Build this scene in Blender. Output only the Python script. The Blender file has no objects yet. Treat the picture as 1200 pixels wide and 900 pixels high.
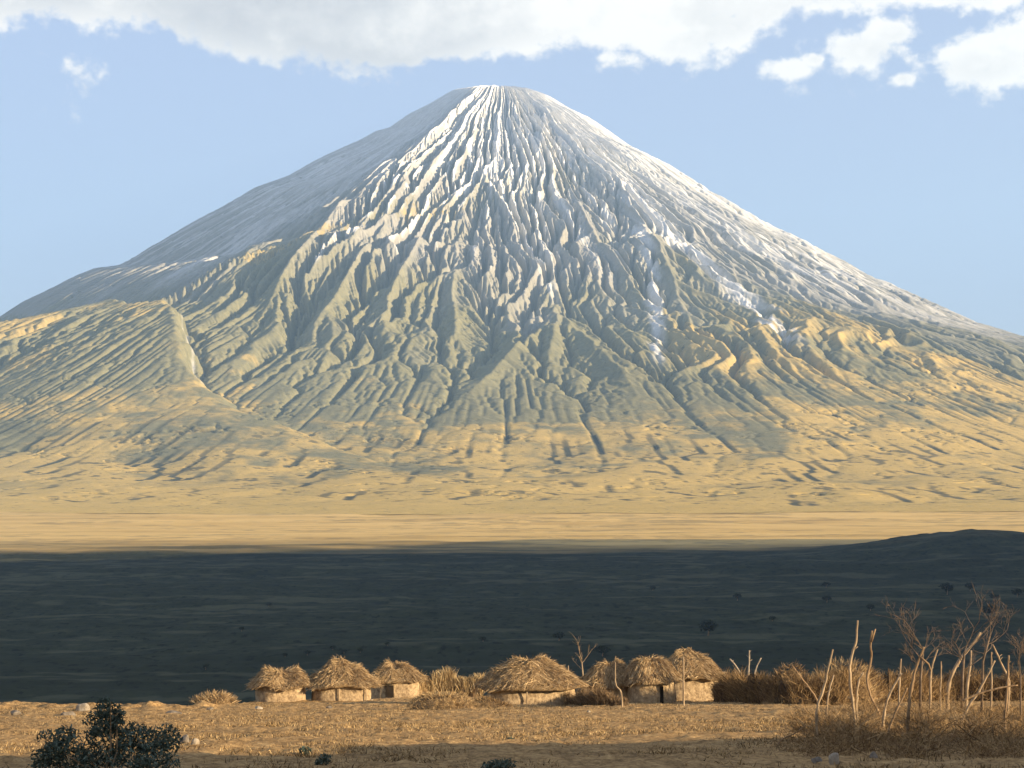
import bpy, math, random
import numpy as np
from mathutils import Vector

random.seed(7)
RNG = np.random.default_rng(11)
SC = bpy.context.scene
COL = SC.collection

# ------------------------------------------------------------------ camera
F = 2400.0                 # focal length in photo pixels (photo is 1200 x 900)
EYE = 100.0                # eye height above the far plain
PITCH = math.atan(105.0 / F)
cam_data = bpy.data.cameras.new('camera')
cam_data.sensor_width = 36.0
cam_data.lens = 36.0 * F / 1200.0
cam_data.clip_start = 0.5
cam_data.clip_end = 60000.0
cam = bpy.data.objects.new('camera', cam_data)
COL.objects.link(cam)
cam.location = (0, 0, EYE)
cam.rotation_euler = (math.pi / 2 + PITCH, 0, 0)
SC.camera = cam


def ray(px, py):
    """Direction of photo pixel (px, py), scaled so that y (forward) = 1."""
    u, v = (px - 600.0) / F, (450.0 - py) / F
    c, s = math.cos(PITCH), math.sin(PITCH)
    fy, fz = c - v * s, s + v * c
    return u / fy, fz / fy


# ------------------------------------------------------------------ noise
def _hash_grid(seed, n=256):
    return np.random.default_rng(seed).random((n, n)).astype(np.float32)


_GRIDS = {}


def vnoise(x, y, seed=0):
    """Smooth value noise in 0..1, period 256."""
    if seed not in _GRIDS:
        _GRIDS[seed] = _hash_grid(seed)
    g = _GRIDS[seed]
    xi, yi = np.floor(x).astype(np.int64), np.floor(y).astype(np.int64)
    fx, fy = (x - xi).astype(np.float32), (y - yi).astype(np.float32)
    fx = fx * fx * fx * (fx * (fx * 6 - 15) + 10)
    fy = fy * fy * fy * (fy * (fy * 6 - 15) + 10)
    x0, x1, y0, y1 = xi & 255, (xi + 1) & 255, yi & 255, (yi + 1) & 255
    a, b = g[y0, x0], g[y0, x1]
    c, d = g[y1, x0], g[y1, x1]
    return (a + (b - a) * fx) + ((c + (d - c) * fx) - (a + (b - a) * fx)) * fy


def fbm(x, y, seed=0, oct=5, gain=0.5, lac=2.03):
    """Fractal noise, about -1..1."""
    s, amp, tot = 0.0, 1.0, 0.0
    for k in range(oct):
        s = s + amp * (vnoise(x + 17.3 * k, y - 9.1 * k, seed + k) * 2 - 1)
        tot += amp
        amp *= gain
        x, y = x * lac, y * lac
    return s / tot * 1.6


def sstep(a, b, x):
    t = np.clip((x - a) / (b - a), 0, 1)
    return t * t * (3 - 2 * t)


def blur(a, r):
    """Box blur of radius r cells, twice."""
    for _ in range(2):
        for ax in (0, 1):
            p = np.pad(a, [(r + 1, r) if k == ax else (0, 0) for k in (0, 1)], mode='edge')
            c = np.cumsum(p, axis=ax, dtype=np.float64)
            n = a.shape[ax]
            hi = np.take(c, np.arange(2 * r + 1, 2 * r + 1 + n), axis=ax)
            lo = np.take(c, np.arange(0, n), axis=ax)
            a = ((hi - lo) / (2 * r + 1)).astype(np.float32)
    return a


# ------------------------------------------------------------------ materials
def new_mat(name, rough=0.95, spec=0.1):
    m = bpy.data.materials.new(name)
    m.use_nodes = True
    nt = m.node_tree
    b = nt.nodes['Principled BSDF']
    b.inputs['Roughness'].default_value = rough
    b.inputs['Specular IOR Level'].default_value = spec
    return m, nt, b


def node(nt, kind, **kw):
    n = nt.nodes.new(kind)
    for k, v in kw.items():
        if k in n.inputs.keys():
            n.inputs[k].default_value = v
        else:
            setattr(n, k, v)
    return n


def noise_tex(nt, vec, scale, detail=5, rough=0.55):
    n = node(nt, 'ShaderNodeTexNoise')
    n.inputs['Scale'].default_value = scale
    n.inputs['Detail'].default_value = detail
    n.inputs['Roughness'].default_value = rough
    nt.links.new(vec, n.inputs['Vector'])
    return n.outputs['Fac']


def ramp(nt, fac, stops):
    r = node(nt, 'ShaderNodeValToRGB')
    e = r.color_ramp.elements
    while len(e) < len(stops):
        e.new(0.5)
    for k, (p, c) in enumerate(stops):
        e[k].position = p
        e[k].color = tuple(c) + (1,) if len(c) == 3 else c
    nt.links.new(fac, r.inputs['Fac'])
    return r.outputs['Color']


def mix(nt, fac, a, b, mode='MIX'):
    m = node(nt, 'ShaderNodeMix', data_type='RGBA', blend_type=mode)
    for val, sock in ((fac, m.inputs[0]), (a, m.inputs[6]), (b, m.inputs[7])):
        if isinstance(val, (int, float)):
            sock.default_value = val
        elif isinstance(val, tuple):
            sock.default_value = val + (1,) if len(val) == 3 else val
        else:
            nt.links.new(val, sock)
    return m.outputs[2]


def bump(nt, b, height, strength, dist):
    n = node(nt, 'ShaderNodeBump')
    n.inputs['Strength'].default_value = strength
    n.inputs['Distance'].default_value = dist
    nt.links.new(height, n.inputs['Height'])
    nt.links.new(n.outputs['Normal'], b.inputs['Normal'])


def coords(nt, scale=(1, 1, 1)):
    t = node(nt, 'ShaderNodeTexCoord')
    mp = node(nt, 'ShaderNodeMapping')
    mp.inputs['Scale'].default_value = scale
    nt.links.new(t.outputs['Object'], mp.inputs['Vector'])
    return mp.outputs['Vector']


# ------------------------------------------------------------------ mesh helpers
def grid_mesh(name, P, colors=None):
    """Mesh from an (H, W, 3) array of points, smooth shaded; colors: dict of (H, W, 3)."""
    H, W = P.shape[:2]
    me = bpy.data.meshes.new(name)
    me.vertices.add(H * W)
    me.vertices.foreach_set('co', P.reshape(-1).astype(np.float32))
    i = np.arange(H * W).reshape(H, W)
    q = np.stack([i[:-1, :-1], i[:-1, 1:], i[1:, 1:], i[1:, :-1]], -1).reshape(-1, 4)
    nq = len(q)
    me.loops.add(nq * 4)
    me.loops.foreach_set('vertex_index', q.reshape(-1).astype(np.int32))
    me.polygons.add(nq)
    me.polygons.foreach_set('loop_start', np.arange(0, nq * 4, 4, dtype=np.int32))
    me.polygons.foreach_set('use_smooth', np.ones(nq, dtype=bool))
    for k, c in (colors or {}).items():
        at = me.color_attributes.new(k, 'FLOAT_COLOR', 'POINT')
        rgba = np.ones((H * W, 4), np.float32)
        rgba[:, :3] = c.reshape(-1, 3)
        at.data.foreach_set('color', rgba.reshape(-1))
    me.update(calc_edges=True)
    return me


def link(name, me, mat, parent=None):
    o = bpy.data.objects.new(name, me)
    COL.objects.link(o)
    if mat is not None:
        me.materials.append(mat)
    if parent is not None:
        o.parent = parent
    return o


def structure(o):
    o['kind'] = 'structure'
    return o


def tag(o, label, cat, group=None, kind=None):
    o['label'] = label
    o['category'] = cat
    if group:
        o['group'] = group
    if kind:
        o['kind'] = kind
    return o


# ------------------------------------------------------------------ volcano: its profile
D = 9800.0                     # distance of the summit
U = D / F                      # metres per photo pixel at that distance
CX, CY = (586 - 600) * U, D
R_FOOT = np.array([600, 740, 850, 980, 1100, 1200, 1347, 1600, 1750, 2100, 2600, 6000], float)
H_FOOT = np.array([155, 107, 72, 38, 12, -2, -14, -21.5, -24.0, -24.45, -24.49, -24.5])
R_L = np.array([0, 20, 36, 60, 87, 110, 132, 148, 165, 215, 250, 290, 390, 435, 446, 475, 500, 552, 590, 680], float)
H_L = np.array([447, 450.0, 450.0, 448.0, 432.1, 420.3, 404.0, 399.5, 389.4, 365.9, 345.4, 329.2, 269.8, 242.9, 237.0, 232.1, 220.9, 191.7, 164.8, 128.0])
R_R = np.array([0, 20, 39, 64, 90, 114, 164, 214, 264, 314, 364, 414, 450, 515, 563, 613], float)
H_R = np.array([447, 450.5, 449.0, 438.3, 420.7, 407.4, 370.2, 344.2, 307.5, 276.0, 250.3, 224.3, 202.4, 170.8, 148.6, 133.3])


def profile(r_m, side):
    """Base height in metres above the plain; side -1 left .. +1 right."""
    r = r_m / U
    fm = R_FOOT > 690
    hl = np.interp(r, np.concatenate([R_L, R_FOOT[fm]]), np.concatenate([H_L, H_FOOT[fm]]))
    fm = R_FOOT > 620
    hr = np.interp(r, np.concatenate([R_R, R_FOOT[fm]]), np.concatenate([H_R, H_FOOT[fm]]))
    w = 0.5 + 0.5 * np.clip(side, -1, 1)
    return (hl + (hr - hl) * w) * U + EYE


def base_height(x, y):
    dx, dy = x - CX, y - CY
    r = np.hypot(dx, dy)
    # broad lobes keep the plan from being a perfect circle
    th = np.arctan2(dx, -dy)
    wob = 1 + 0.012 * np.sin(5 * th + 1.0) + 0.012 * np.sin(9 * th + 2.0)
    return profile(r * wob, dx / np.maximum(r, 1.0))


def hummock(x, y):
    """Low swells of the apron and of the plain, metres."""
    r = np.hypot(x - CX, y - CY) / U
    a = sstep(820, 1080, r) * (1 - 0.75 * sstep(1330, 1600, r))
    return a * (fbm(x / 330, y / 330, 201, 5) * 7 + fbm(x / 130, y / 130, 211, 4) * 5.0 * (1 - sstep(1330, 1500, r)))


# ------------------------------------------------------------------ volcano: erosion
def erode(h, dc, dr, n_it, K, m, seed, corr_r, diff, keep, thr):
    """Stream-power erosion on a polar grid: rows run down the slope (spacing dr), columns round it (spacing dc, an array)."""
    H, W = h.shape
    N = H * W
    h0 = h.copy()
    rg = np.random.default_rng(seed)
    ids = np.arange(N, dtype=np.int64).reshape(H, W)
    dirs = [(-1, -1), (-1, 0), (-1, 1), (0, -1), (0, 1), (1, -1), (1, 0), (1, 1)]
    cell = (dc * dr).astype(np.float64).reshape(-1)
    dci = dc[1:-1, 1:-1]
    acc = None
    for it in range(n_it):
        best = np.zeros((H - 2, W - 2), np.float32)
        rec = ids.copy()
        ri = rec[1:-1, 1:-1]
        c = h[1:-1, 1:-1]
        dd = np.full((H - 2, W - 2), dr, np.float32)
        jit = rg.random((H - 2, W - 2), dtype=np.float32)
        for k, (a, b) in enumerate(dirs):
            dist = np.sqrt((a * dr) ** 2 + (b * dci) ** 2)
            jit = np.roll(jit, 37 * (k + 1), axis=1)
            s = (c - h[1 + a:H - 1 + a, 1 + b:W - 1 + b]) * (0.85 + 0.3 * jit) / dist
            mk = s > best
            best[mk] = s[mk]
            ri[mk] = ids[1 + a:H - 1 + a, 1 + b:W - 1 + b][mk]
            dd[mk] = dist[mk]
        r = rec.reshape(-1)
        self_ = r == np.arange(N)
        A = cell.copy()                      # drainage area, by pointer doubling
        rr = r.copy()
        live = ~self_
        for _ in range(13):
            add = np.bincount(rr[live], weights=A[live], minlength=N)
            live = live & ~self_[rr]
            A = A + add
            rr = rr[rr]
            if not live.any():
                break
        acc = A.reshape(H, W)
        dist = np.full((H, W), dr, np.float32)
        dist[1:-1, 1:-1] = dd
        Fk = (K * np.maximum(np.minimum(acc, 4e5) ** m - thr ** m, 0) / dist).astype(np.float32).reshape(-1)
        Fk *= keep.reshape(-1)
        Fk[self_] = 0
        a_ = (h.reshape(-1) / (1 + Fk)).astype(np.float32)
        b_ = (Fk / (1 + Fk)).astype(np.float32)
        a_[self_] = h.reshape(-1)[self_]
        rr = r.copy()
        for _ in range(12):
            a_ = a_ + b_ * a_[rr]
            b_ = b_ * b_[rr]
            rr = rr[rr]
        h = a_.reshape(H, W)
        lap = np.zeros_like(h)
        lap[1:-1, 1:-1] = (h[:-2, 1:-1] + h[2:, 1:-1] + h[1:-1, :-2] + h[1:-1, 2:]) * 0.25 - h[1:-1, 1:-1]
        h = h + diff * lap
        h = h + blur(h0 - h, corr_r)
    return h.astype(np.float32), acc
# ------------------------------------------------------------------ volcano: height field
import time
_t0 = time.time()
DR_C = 10.0
NA = 760
R_MAX, A_MAX = 1470.0, 112.0
tc_ = np.linspace(-1, 1, NA)
ac = 62 * tc_ + (A_MAX - 62) * tc_ ** 5               # columns: dense on the face, sparser round the sides
rc = np.concatenate([[0.3, 3.0], np.arange(6.0, R_MAX, DR_C / U)])
AC, RC = np.meshgrid(ac, rc)


def cart(R, A):
    return CX + R * U * np.sin(np.radians(A)), CY - R * U * np.cos(np.radians(A))


def spacing(R, A):
    return np.maximum(np.radians(np.gradient(A, axis=1)) * R * U, 0.6).astype(np.float32)


XC, YC = cart(RC, AC)


def polar(x, y):
    dx, dy = x - CX, y - CY
    return np.hypot(dx, dy) / U, np.degrees(np.arctan2(dx, -dy))     # radius in units of U, azimuth 0 = towards the camera


def on_cone(px, py):
    """Plan position where the line of sight through a photo pixel meets the uneroded cone."""
    a, b = ray(px, py)
    t = np.linspace(3800, D + 200, 3000)
    z = EYE + b * t
    hit = np.nonzero(base_height(a * t, t) >= z)[0]
    k = hit[0] if len(hit) else len(t) - 1
    return float(a * t[k]), float(t[k])


def seg_dist(X, Y, pts):
    """Distance to a polyline, the position along it (0..1) and the side (+ is left of its direction)."""
    best = np.full(X.shape, 1e9, np.float32)
    along = np.zeros(X.shape, np.float32)
    side = np.zeros(X.shape, np.float32)
    L = [0.0]
    for (x0, y0), (x1, y1) in zip(pts[:-1], pts[1:]):
        L.append(L[-1] + math.hypot(x1 - x0, y1 - y0))
    for k, ((x0, y0), (x1, y1)) in enumerate(zip(pts[:-1], pts[1:])):
        ex, ey = x1 - x0, y1 - y0
        l2 = ex * ex + ey * ey
        t = np.clip(((X - x0) * ex + (Y - y0) * ey) / l2, 0, 1)
        d = np.hypot(X - x0 - t * ex, Y - y0 - t * ey)
        m = d < best
        best[m] = d[m]
        along[m] = ((L[k] + t * (L[k + 1] - L[k])) / L[-1])[m]
        side[m] = np.sign(ex * (Y - y0) - ey * (X - x0))[m]
    return best, along, side


def trace(pixels):
    return [on_cone(*p) for p in pixels]


def face_of(R, A):
    """1 on the gullied face, 0 on the smooth left flank."""
    return np.maximum(sstep(-15, 5, A + 24 + fbm(R / 90, A / 30, 19, 2) * 3), sstep(620, 760, R))


def initial(X, Y):
    h = base_height(X, Y)
    r, a = polar(X, Y)
    sector = face_of(r, a) * (1 - 0.55 * sstep(35, 65, a))      # the flanks are smoother than the face
    amp = sstep(45, 150, r) * (1 - sstep(680, 960, r)) * (0.2 + 0.8 * sector) * (1 - 0.65 * sstep(-14, -22, a) * sstep(560, 680, r))
    warp = fbm(X / 520, Y / 520, 3, 4) * 3.2 + fbm(a / 2.5 + 7, r / 110, 13, 3) * 0.6
    rib = fbm((a + warp) / 11.0 + 40, r / 1800.0, 21, 2)
    rib2 = 1 - np.abs(fbm((a + warp) / 4.4 + 90, r / 800.0, 31, 3)) * 2.2
    rib3 = 1 - np.abs(fbm((a + 1.3 * warp) / 1.8 + 10, r / 380.0, 41, 2)) * 2.2
    h = h + amp * ((20 + 26 * sstep(200, 330, r) * (1 - sstep(600, 800, r))) * rib + 12 * rib2 + 6 * rib3)
    # ridges that stand out on the face
    for pix, hh, wd in RIDGES:
        d, t, _ = seg_dist(X, Y, trace(pix))
        h = h + hh * np.exp(-(d / wd)) * sstep(0.0, 0.12, t) * (1 - sstep(0.6, 1.0, t))
    h = h + 0.3 * hummock(X, Y)
    # the left flank falls away from the face: a flat facet turned to the left
    h = h - 62 * sstep(-18, -46, a) * (1 - sstep(-58, -86, a)) * sstep(50, 190, r) * (1 - sstep(560, 760, r))
    # block of older lava on the left, with a steep right-hand edge
    d, t, sd = seg_dist(X, Y, LOBE)
    inside = np.where(sd < 0, d, -d)
    wig = fbm(X / 90, Y / 90, 77, 4) * 26
    h = h + sstep(-14, 34, inside + wig) * LOBE_H * (1 - sstep(60, 900, inside)) * (1 - 0.65 * sstep(0.62, 1.0, t))
    return h


RIDGES = [
    ([(655, 372), (632, 392), (600, 420), (566, 452), (530, 480)], 30, 42),
    ([(655, 372), (690, 405), (725, 440), (760, 480)], 24, 40),
    ([(655, 372), (648, 400), (640, 440)], 22, 40),
    ([(536, 168), (552, 192), (580, 230), (598, 258), (630, 300)], 26, 34),
    ([(497, 196), (476, 225), (456, 260), (440, 300)], 34, 36),
    ([(410, 240), (385, 270), (350, 315), (325, 350), (300, 380)], 36, 40),
    ([(440, 290), (415, 325), (385, 370), (350, 405)], 36, 40),
    ([(500, 265), (480, 310), (460, 350), (445, 390), (410, 430)], 36, 45),
    ([(537, 315), (530, 350), (535, 390), (520, 420)], 30, 40),
    ([(640, 130), (632, 180), (610, 215)], 22, 28),
    ([(672, 230), (690, 270), (720, 310), (745, 350)], 26, 36),
    ([(690, 180), (730, 240), (765, 300), (790, 350), (830, 420)], 26, 40),
]
LOBE = trace([(-40, 425), (0, 410), (60, 396), (130, 374), (160, 383), (207, 386), (217, 408), (228, 440), (243, 466), (300, 492)])
LOBE_H = 95.0

H0 = initial(XC, YC).astype(np.float32)


def keep_of(R, A):
    """How easily the ground is cut; the smooth left flank and the foot are cut least."""
    k = sstep(26, 95, R) * (1 - 0.80 * sstep(690, 1060, R + 120 * fbm(A / 6, R / 160, 23, 3)))
    k = k * (1 + 0.5 * sstep(-26, -18, A) * (1 - sstep(-2, 14, A)) * sstep(180, 300, R) * (1 - sstep(600, 780, R)))
    return (k * (0.45 + 0.55 * face_of(R, A)) * (1 - 0.60 * sstep(14, 50, A))).astype(np.float32)


rough = (fbm(XC / 40, YC / 40, 51, 4) * 1.0 + fbm(AC / 1.2, RC / 330, 61, 3) * 4.5 * (1 - 0.85 * sstep(600, 850, RC)) + (fbm(XC / 120, YC / 120, 57, 4) * 7 + fbm(XC / 38, YC / 38, 58, 3) * 0.8) * 0.5 * sstep(800, 980, RC) * (1 - sstep(1250, 1420, RC))) * (0.15 + 0.85 * face_of(RC, AC))
thr_c = 1 + 1200 * sstep(930, 1200, RC) ** 2 * (0.4 + 1.2 * vnoise(XC / 170, YC / 170, 29))
diff_c = (0.004 + 0.02 * sstep(950, 1250, RC)).astype(np.float32)
hc, acc = erode((H0 + rough).astype(np.float32), spacing(RC, AC), DR_C, 45, 0.019, 0.50, 5, 20, diff_c, keep_of(RC, AC), thr_c)


def upsample(a):
    o = np.empty((a.shape[0] * 2 - 1, a.shape[1] * 2 - 1), np.float32)
    o[::2, ::2] = a
    o[1::2, ::2] = (a[1:] + a[:-1]) / 2
    o[:, 1::2] = (o[:, 2::2] + o[:, :-2:2]) / 2
    return o


RF, AF = upsample(RC).astype(float), upsample(AC).astype(float)
XF, YF = cart(RF, AF)
wf = fbm(XF / 140, YF / 140, 151, 3) * 0.9
rill = (1 - np.abs(fbm((AF + wf) / 0.75 + 5, RF / 210, 161, 2)) * 2) * 3.0 + (1 - np.abs(fbm((AF + wf) / 0.34 + 9, RF / 110, 171, 2)) * 2) * 1.4
rill = rill * sstep(60, 160, RF) * (1 - 0.75 * sstep(800, 1050, RF)) * (0.35 + 0.65 * face_of(RF, AF))
hf = upsample(hc) + rill.astype(np.float32) + ((fbm(XF / 15, YF / 15, 71, 3) * 0.6 + fbm(AF / 0.5, RF / 150, 73, 2) * 1.0) * (0.12 + 0.88 * face_of(RF, AF)) * (1 - 0.6 * sstep(950, 1200, RF))).astype(np.float32)
thr_f = 1 + 900 * sstep(930, 1200, RF) ** 2 * (0.4 + 1.2 * vnoise(XF / 170, YF / 170, 29))
diff_f = (0.003 + 0.01 * sstep(950, 1250, RF)).astype(np.float32)
hf, acc = erode(hf, spacing(RF, AF), DR_C / 2, 8, 0.018, 0.50, 6, 28, diff_f, keep_of(RF, AF), thr_f)
hf = hf + (0.7 * hummock(XF, YF)).astype(np.float32)
# the apron: gullies shallow out
w_ap = 0.72 * sstep(800, 1010, RF + 60 * fbm(AF / 5, RF / 200, 99, 3))
hf = (hf * (1 - w_ap) + blur(hf, 9) * w_ap).astype(np.float32)
# thin winding stream cuts of the apron
cut = np.abs(fbm(XF / 140 + 0.5 * fbm(XF / 60, YF / 60, 97, 3), YF / 210, 91, 3))
cut = (1 - sstep(0.01, 0.065, cut)) * sstep(-0.12, 0.16, fbm(XF / 240, YF / 170, 95, 3)) * sstep(760, 930, RF) * (1 - sstep(1290, 1390, RF))
hf = hf - (9.0 * cut).astype(np.float32)

# ------------------------------------------------------------------ volcano: what covers it
n1 = fbm(XF / 300, YF / 300, 101, 5)
n2 = fbm(XF / 70, YF / 70, 111, 4)
n3 = fbm(XF / 20, YF / 20, 121, 3)
radial = fbm(AF / 2.2, RF / 220, 131, 4)                # streaks running down the fall line
radial2 = fbm(AF / 0.8, RF / 120, 141, 3)
fine = fbm(AF / 0.32 + 0.8 * wf, RF / 240, 145, 3)
rel = hf - blur(hf, 9)                                  # ribs positive, gully floors negative
logA = np.log(acc / 27.0 + 1)
wide = logA.copy()                                      # channels a few metres wide
for ax, sh in ((1, 1), (1, -1), (0, 1), (0, -1)):
    wide = np.maximum(wide, np.roll(logA, sh, axis=ax) - 0.35)
# pale carbonatite ash: cap, spreading further down on the right
reach = 150 + 70 * sstep(-8, 20, AF) + 70 * sstep(40, 75, AF) - 45 * (1 - sstep(-70, -30, AF)) - 75 * sstep(-6, -13, AF) * (1 - sstep(-23, -30, AF)) + 45 * sstep(-24, -34, AF)
ash = 1 - sstep(-140, 210, RF - reach + 130 * radial + 90 * radial2 + 90 * fine - rel * 2.5)
# left flank carries streaks of ash
lf = (1 - sstep(-42, -26, AF)) * sstep(0.1, 0.5, 0.6 * radial + 0.5 * radial2 + 0.6 * fine) * (1 - sstep(330, 560, RF))
rf = sstep(24, 38, AF) * sstep(-0.05, 0.5, 0.6 * radial + 0.5 * radial2 + 0.7 * fine) * (1 - sstep(380, 720, RF))
ash = np.maximum(ash, np.maximum(0.75 * lf, 0.85 * rf))
FLOWS = [
    ([(640, 120), (670, 160), (705, 205), (745, 250), (795, 300), (850, 350), (900, 385), (950, 425)], 85, 24, 1.0),
    ([(690, 150), (740, 195), (800, 240), (870, 290), (940, 330), (1020, 370)], 70, 30, 0.75),
    ([(545, 165), (575, 205), (600, 245), (615, 280), (640, 320), (648, 360)], 28, 18, 0.95),
    ([(618, 140), (612, 190), (604, 250)], 14, 10, 0.8),
    ([(745, 275), (765, 320), (768, 370), (770, 440)], 25, 20, 0.9),
    ([(1105, 388), (1150, 405), (1200, 424), (1260, 445)], 9, 9, 0.9),
    ([(505, 150), (440, 200), (380, 230), (300, 255), (235, 295), (165, 340)], 150, 70, 0.6),
    ([(210, 388), (225, 430), (240, 470)], 12, 7, 0.8),
]
floor_ = sstep(1.5, -3.5, rel) * 0.75 + sstep(2.5, 5.0, logA) * 0.6           # ash has run down the gully floors
for pix, w0, w1, k in FLOWS:
    d, t, _ = seg_dist(XF, YF, trace(pix))
    wd = (w0 + (w1 - w0) * t) * (1 + 0.7 * radial2 + 0.5 * radial)
    core = 1 - sstep(0.35, 1.6, d / np.maximum(wd, 2))
    if w0 < 24:
        core = core * np.clip(floor_ + 0.45 * (1 - sstep(0.2, 0.8, d / np.maximum(wd, 2))), 0, 1)
    ash = np.maximum(ash, k * core * np.clip(0.85 + 0.3 * n3 + 0.4 * radial2 + 0.7 * fine, 0, 1) * (1 - sstep(0.85, 1.0, t)))
ash = np.maximum(ash, 0.95 * (1 - sstep(70, 190, RF + 90 * fine + 60 * radial - 5 * rel - 40 * sstep(0, 20, AF) + 60 * (1 - sstep(-30, -10, AF)))))
ash = np.clip(ash, 0, 1)
# olive scrub and grass of the lower slopes, dry grass of the foot
green0 = 500 + 130 * sstep(24, 40, AF) + 60 * (1 - sstep(-60, -30, AF)) + 30 * sstep(30, 60, AF)
olive = sstep(-90, 190, RF - green0 + 90 * n1 + 60 * radial)
d_l, t_l, s_l = seg_dist(XF, YF, LOBE)
ins_l = np.where(s_l < 0, d_l, -d_l) + fbm(XF / 90, YF / 90, 77, 4) * 26
olive = np.maximum(olive, sstep(-6, 14, ins_l) * 0.9)
gold_r = 1050 - 230 * sstep(8, 20, AF) * (1 - sstep(26, 40, AF)) + 60 * (1 - sstep(-50, -15, AF)) * sstep(-8, 8, AF + 40)
gold = sstep(-110, 130, RF - gold_r + 170 * n1 + 110 * n2 + 60 * radial + 50 * n3 + 3.5 * np.clip(rel, -8, 8))
gold = np.maximum(gold, sstep(1110, 1270, RF + 60 * n1))
gold = np.maximum(gold, 0.6 * sstep(6, 15, AF) * (1 - sstep(25, 35, AF)) * sstep(600, 800, RF + 90 * radial) * sstep(-0.2, 0.45, n1 + 0.5 * radial + 0.02 * rel))
gold = np.maximum(gold, 0.55 * sstep(20, 60, ins_l) * sstep(-0.1, 0.5, n1 + 0.4 * n2))
scrub = sstep(4.9, 6.3, np.where(RF > 1020, wide, logA) + 1.1 * n2) * sstep(560, 860, RF) * (0.70 + 0.30 * sstep(0.3, -1.5, rel)) * (1 - sstep(1330, 1450, RF))
scrub = np.maximum(scrub, 0.85 * cut * sstep(-0.5, 0.3, n2))
scrub = np.maximum(scrub, 0.8 * sstep(0.62, 0.8, n3 * 0.6 + n2 * 0.7) * sstep(950, 1080, RF) * (1 - sstep(1280, 1400, RF)))   # bushes along the gully floors

me = grid_mesh('volcano', np.stack([XF, YF, hf], -1), {
    'cover': np.stack([ash, olive, gold], -1),
    'relief': np.stack([np.clip(scrub, 0, 1), np.clip(0.5 + rel / 30, 0, 1), np.clip(0.5 + 0.35 * radial2 + 0.5 * fine, 0, 1)], -1)})
m_vol, nt, bs = new_mat('volcano_slopes', 0.97, 0.03)
at1 = node(nt, 'ShaderNodeVertexColor', layer_name='cover')
at2 = node(nt, 'ShaderNodeVertexColor', layer_name='relief')
s1 = node(nt, 'ShaderNodeSeparateColor')
s2 = node(nt, 'ShaderNodeSeparateColor')
nt.links.new(at1.outputs[0], s1.inputs[0])
nt.links.new(at2.outputs[0], s2.inputs[0])
co = coords(nt)
nf = noise_tex(nt, co, 0.03, 6, 0.65)
nm = noise_tex(nt, co, 0.006, 5, 0.6)
nh = noise_tex(nt, co, 0.11, 4, 0.7)
nf = mix(nt, 0.45, nf, nh)
rock = ramp(nt, nf, [(0.3, (0.17, 0.168, 0.155)), (0.7, (0.275, 0.268, 0.238))])
rock = mix(nt, s2.outputs[2], rock, mix(nt, 0.5, rock, (0.40, 0.37, 0.32)))
ol = ramp(nt, nf, [(0.3, (0.115, 0.112, 0.064)), (0.7, (0.245, 0.222, 0.118))])
go = ramp(nt, nf, [(0.3, (0.44, 0.30, 0.085)), (0.7, (0.62, 0.43, 0.145))])
go = mix(nt, nm, go, mix(nt, 0.5, go, (0.34, 0.27, 0.10)))
aw = ramp(nt, nf, [(0.3, (0.48, 0.475, 0.465)), (0.7, (0.74, 0.735, 0.72))])
c = mix(nt, s1.outputs[1], rock, ol)
c = mix(nt, s1.outputs[2], c, go)
bush = ramp(nt, noise_tex(nt, co, 0.055, 3, 0.6), [(0.63, (0, 0, 0)), (0.70, (1, 1, 1))])          # scattered bushes
bush = mix(nt, 1.0, bush, s1.outputs[1], 'MULTIPLY')
c = mix(nt, bush, c, (0.085, 0.085, 0.045))
c = mix(nt, s2.outputs[0], c, (0.062, 0.064, 0.040))
c = mix(nt, s1.outputs[0], c, aw)
nt.links.new(c, bs.inputs['Base Color'])
bump(nt, bs, nf, 0.5, 6.0)
volcano = structure(link('volcano', me, m_vol))
# ------------------------------------------------------------------ plain, added shade ridge, near rise
def plain_z(x, y):
    z = base_height(x, y) + hummock(x, y)
    near = 1 - sstep(2300, 3300, y)
    z = z + near * (fbm(x / 420, y / 160, 221, 4) * 3.5 + fbm(x / 60, y / 40, 231, 4) * 1.3 + fbm(x / 18, y / 18, 236, 3) * 0.5)
    # dark hill in the middle distance on the right
    e = ((x - 530 - 0.05 * (y - 2450)) / 120) ** 2 + ((y - 2430) / 260) ** 2
    z = z + 19 * np.exp(-e) * (1 + 0.25 * fbm(x / 70, y / 70, 241, 4))
    e = ((x - 720) / 260) ** 2 + ((y - 2400) / 330) ** 2
    z = z + 16 * np.exp(-e) * (1 + 0.2 * fbm(x / 70, y / 70, 245, 4))
    z = z + 7 * np.exp(-(((x - 330) / 170) ** 2 + ((y - 2150) / 170) ** 2)) * (1 + 0.5 * fbm(x / 50, y / 50, 251, 4))
    return z


rows = np.concatenate([np.geomspace(300, 4100, 720), np.geomspace(4130, 15000, 160)])
cols = np.sign(np.linspace(-1, 1, 560)) * np.abs(np.linspace(-1, 1, 560)) ** 1.7 * 0.95
UU, YP = np.meshgrid(cols, rows)
XP = UU * YP
ZP = plain_z(XP, YP)
rp = np.hypot(XP - CX, YP - CY) / U
ap = np.degrees(np.arctan2(XP - CX, CY - YP))
inside = sstep(R_MAX - 6, R_MAX - 45, rp) * sstep(A_MAX - 0.5, A_MAX - 3, np.abs(ap))
ZP = ZP - 190 * inside - 0.25 * sstep(R_MAX + 20, R_MAX, rp)
q1 = fbm(XP / 700, YP / 260, 301, 5)
q2 = fbm(XP / 130, YP / 45, 311, 4)
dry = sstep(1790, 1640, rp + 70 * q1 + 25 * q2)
streak = sstep(0.3, 0.8, fbm(XP / 150, YP / 34, 321, 4) + 0.8 * fbm(XP / 22, YP / 14, 331, 4))
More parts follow.
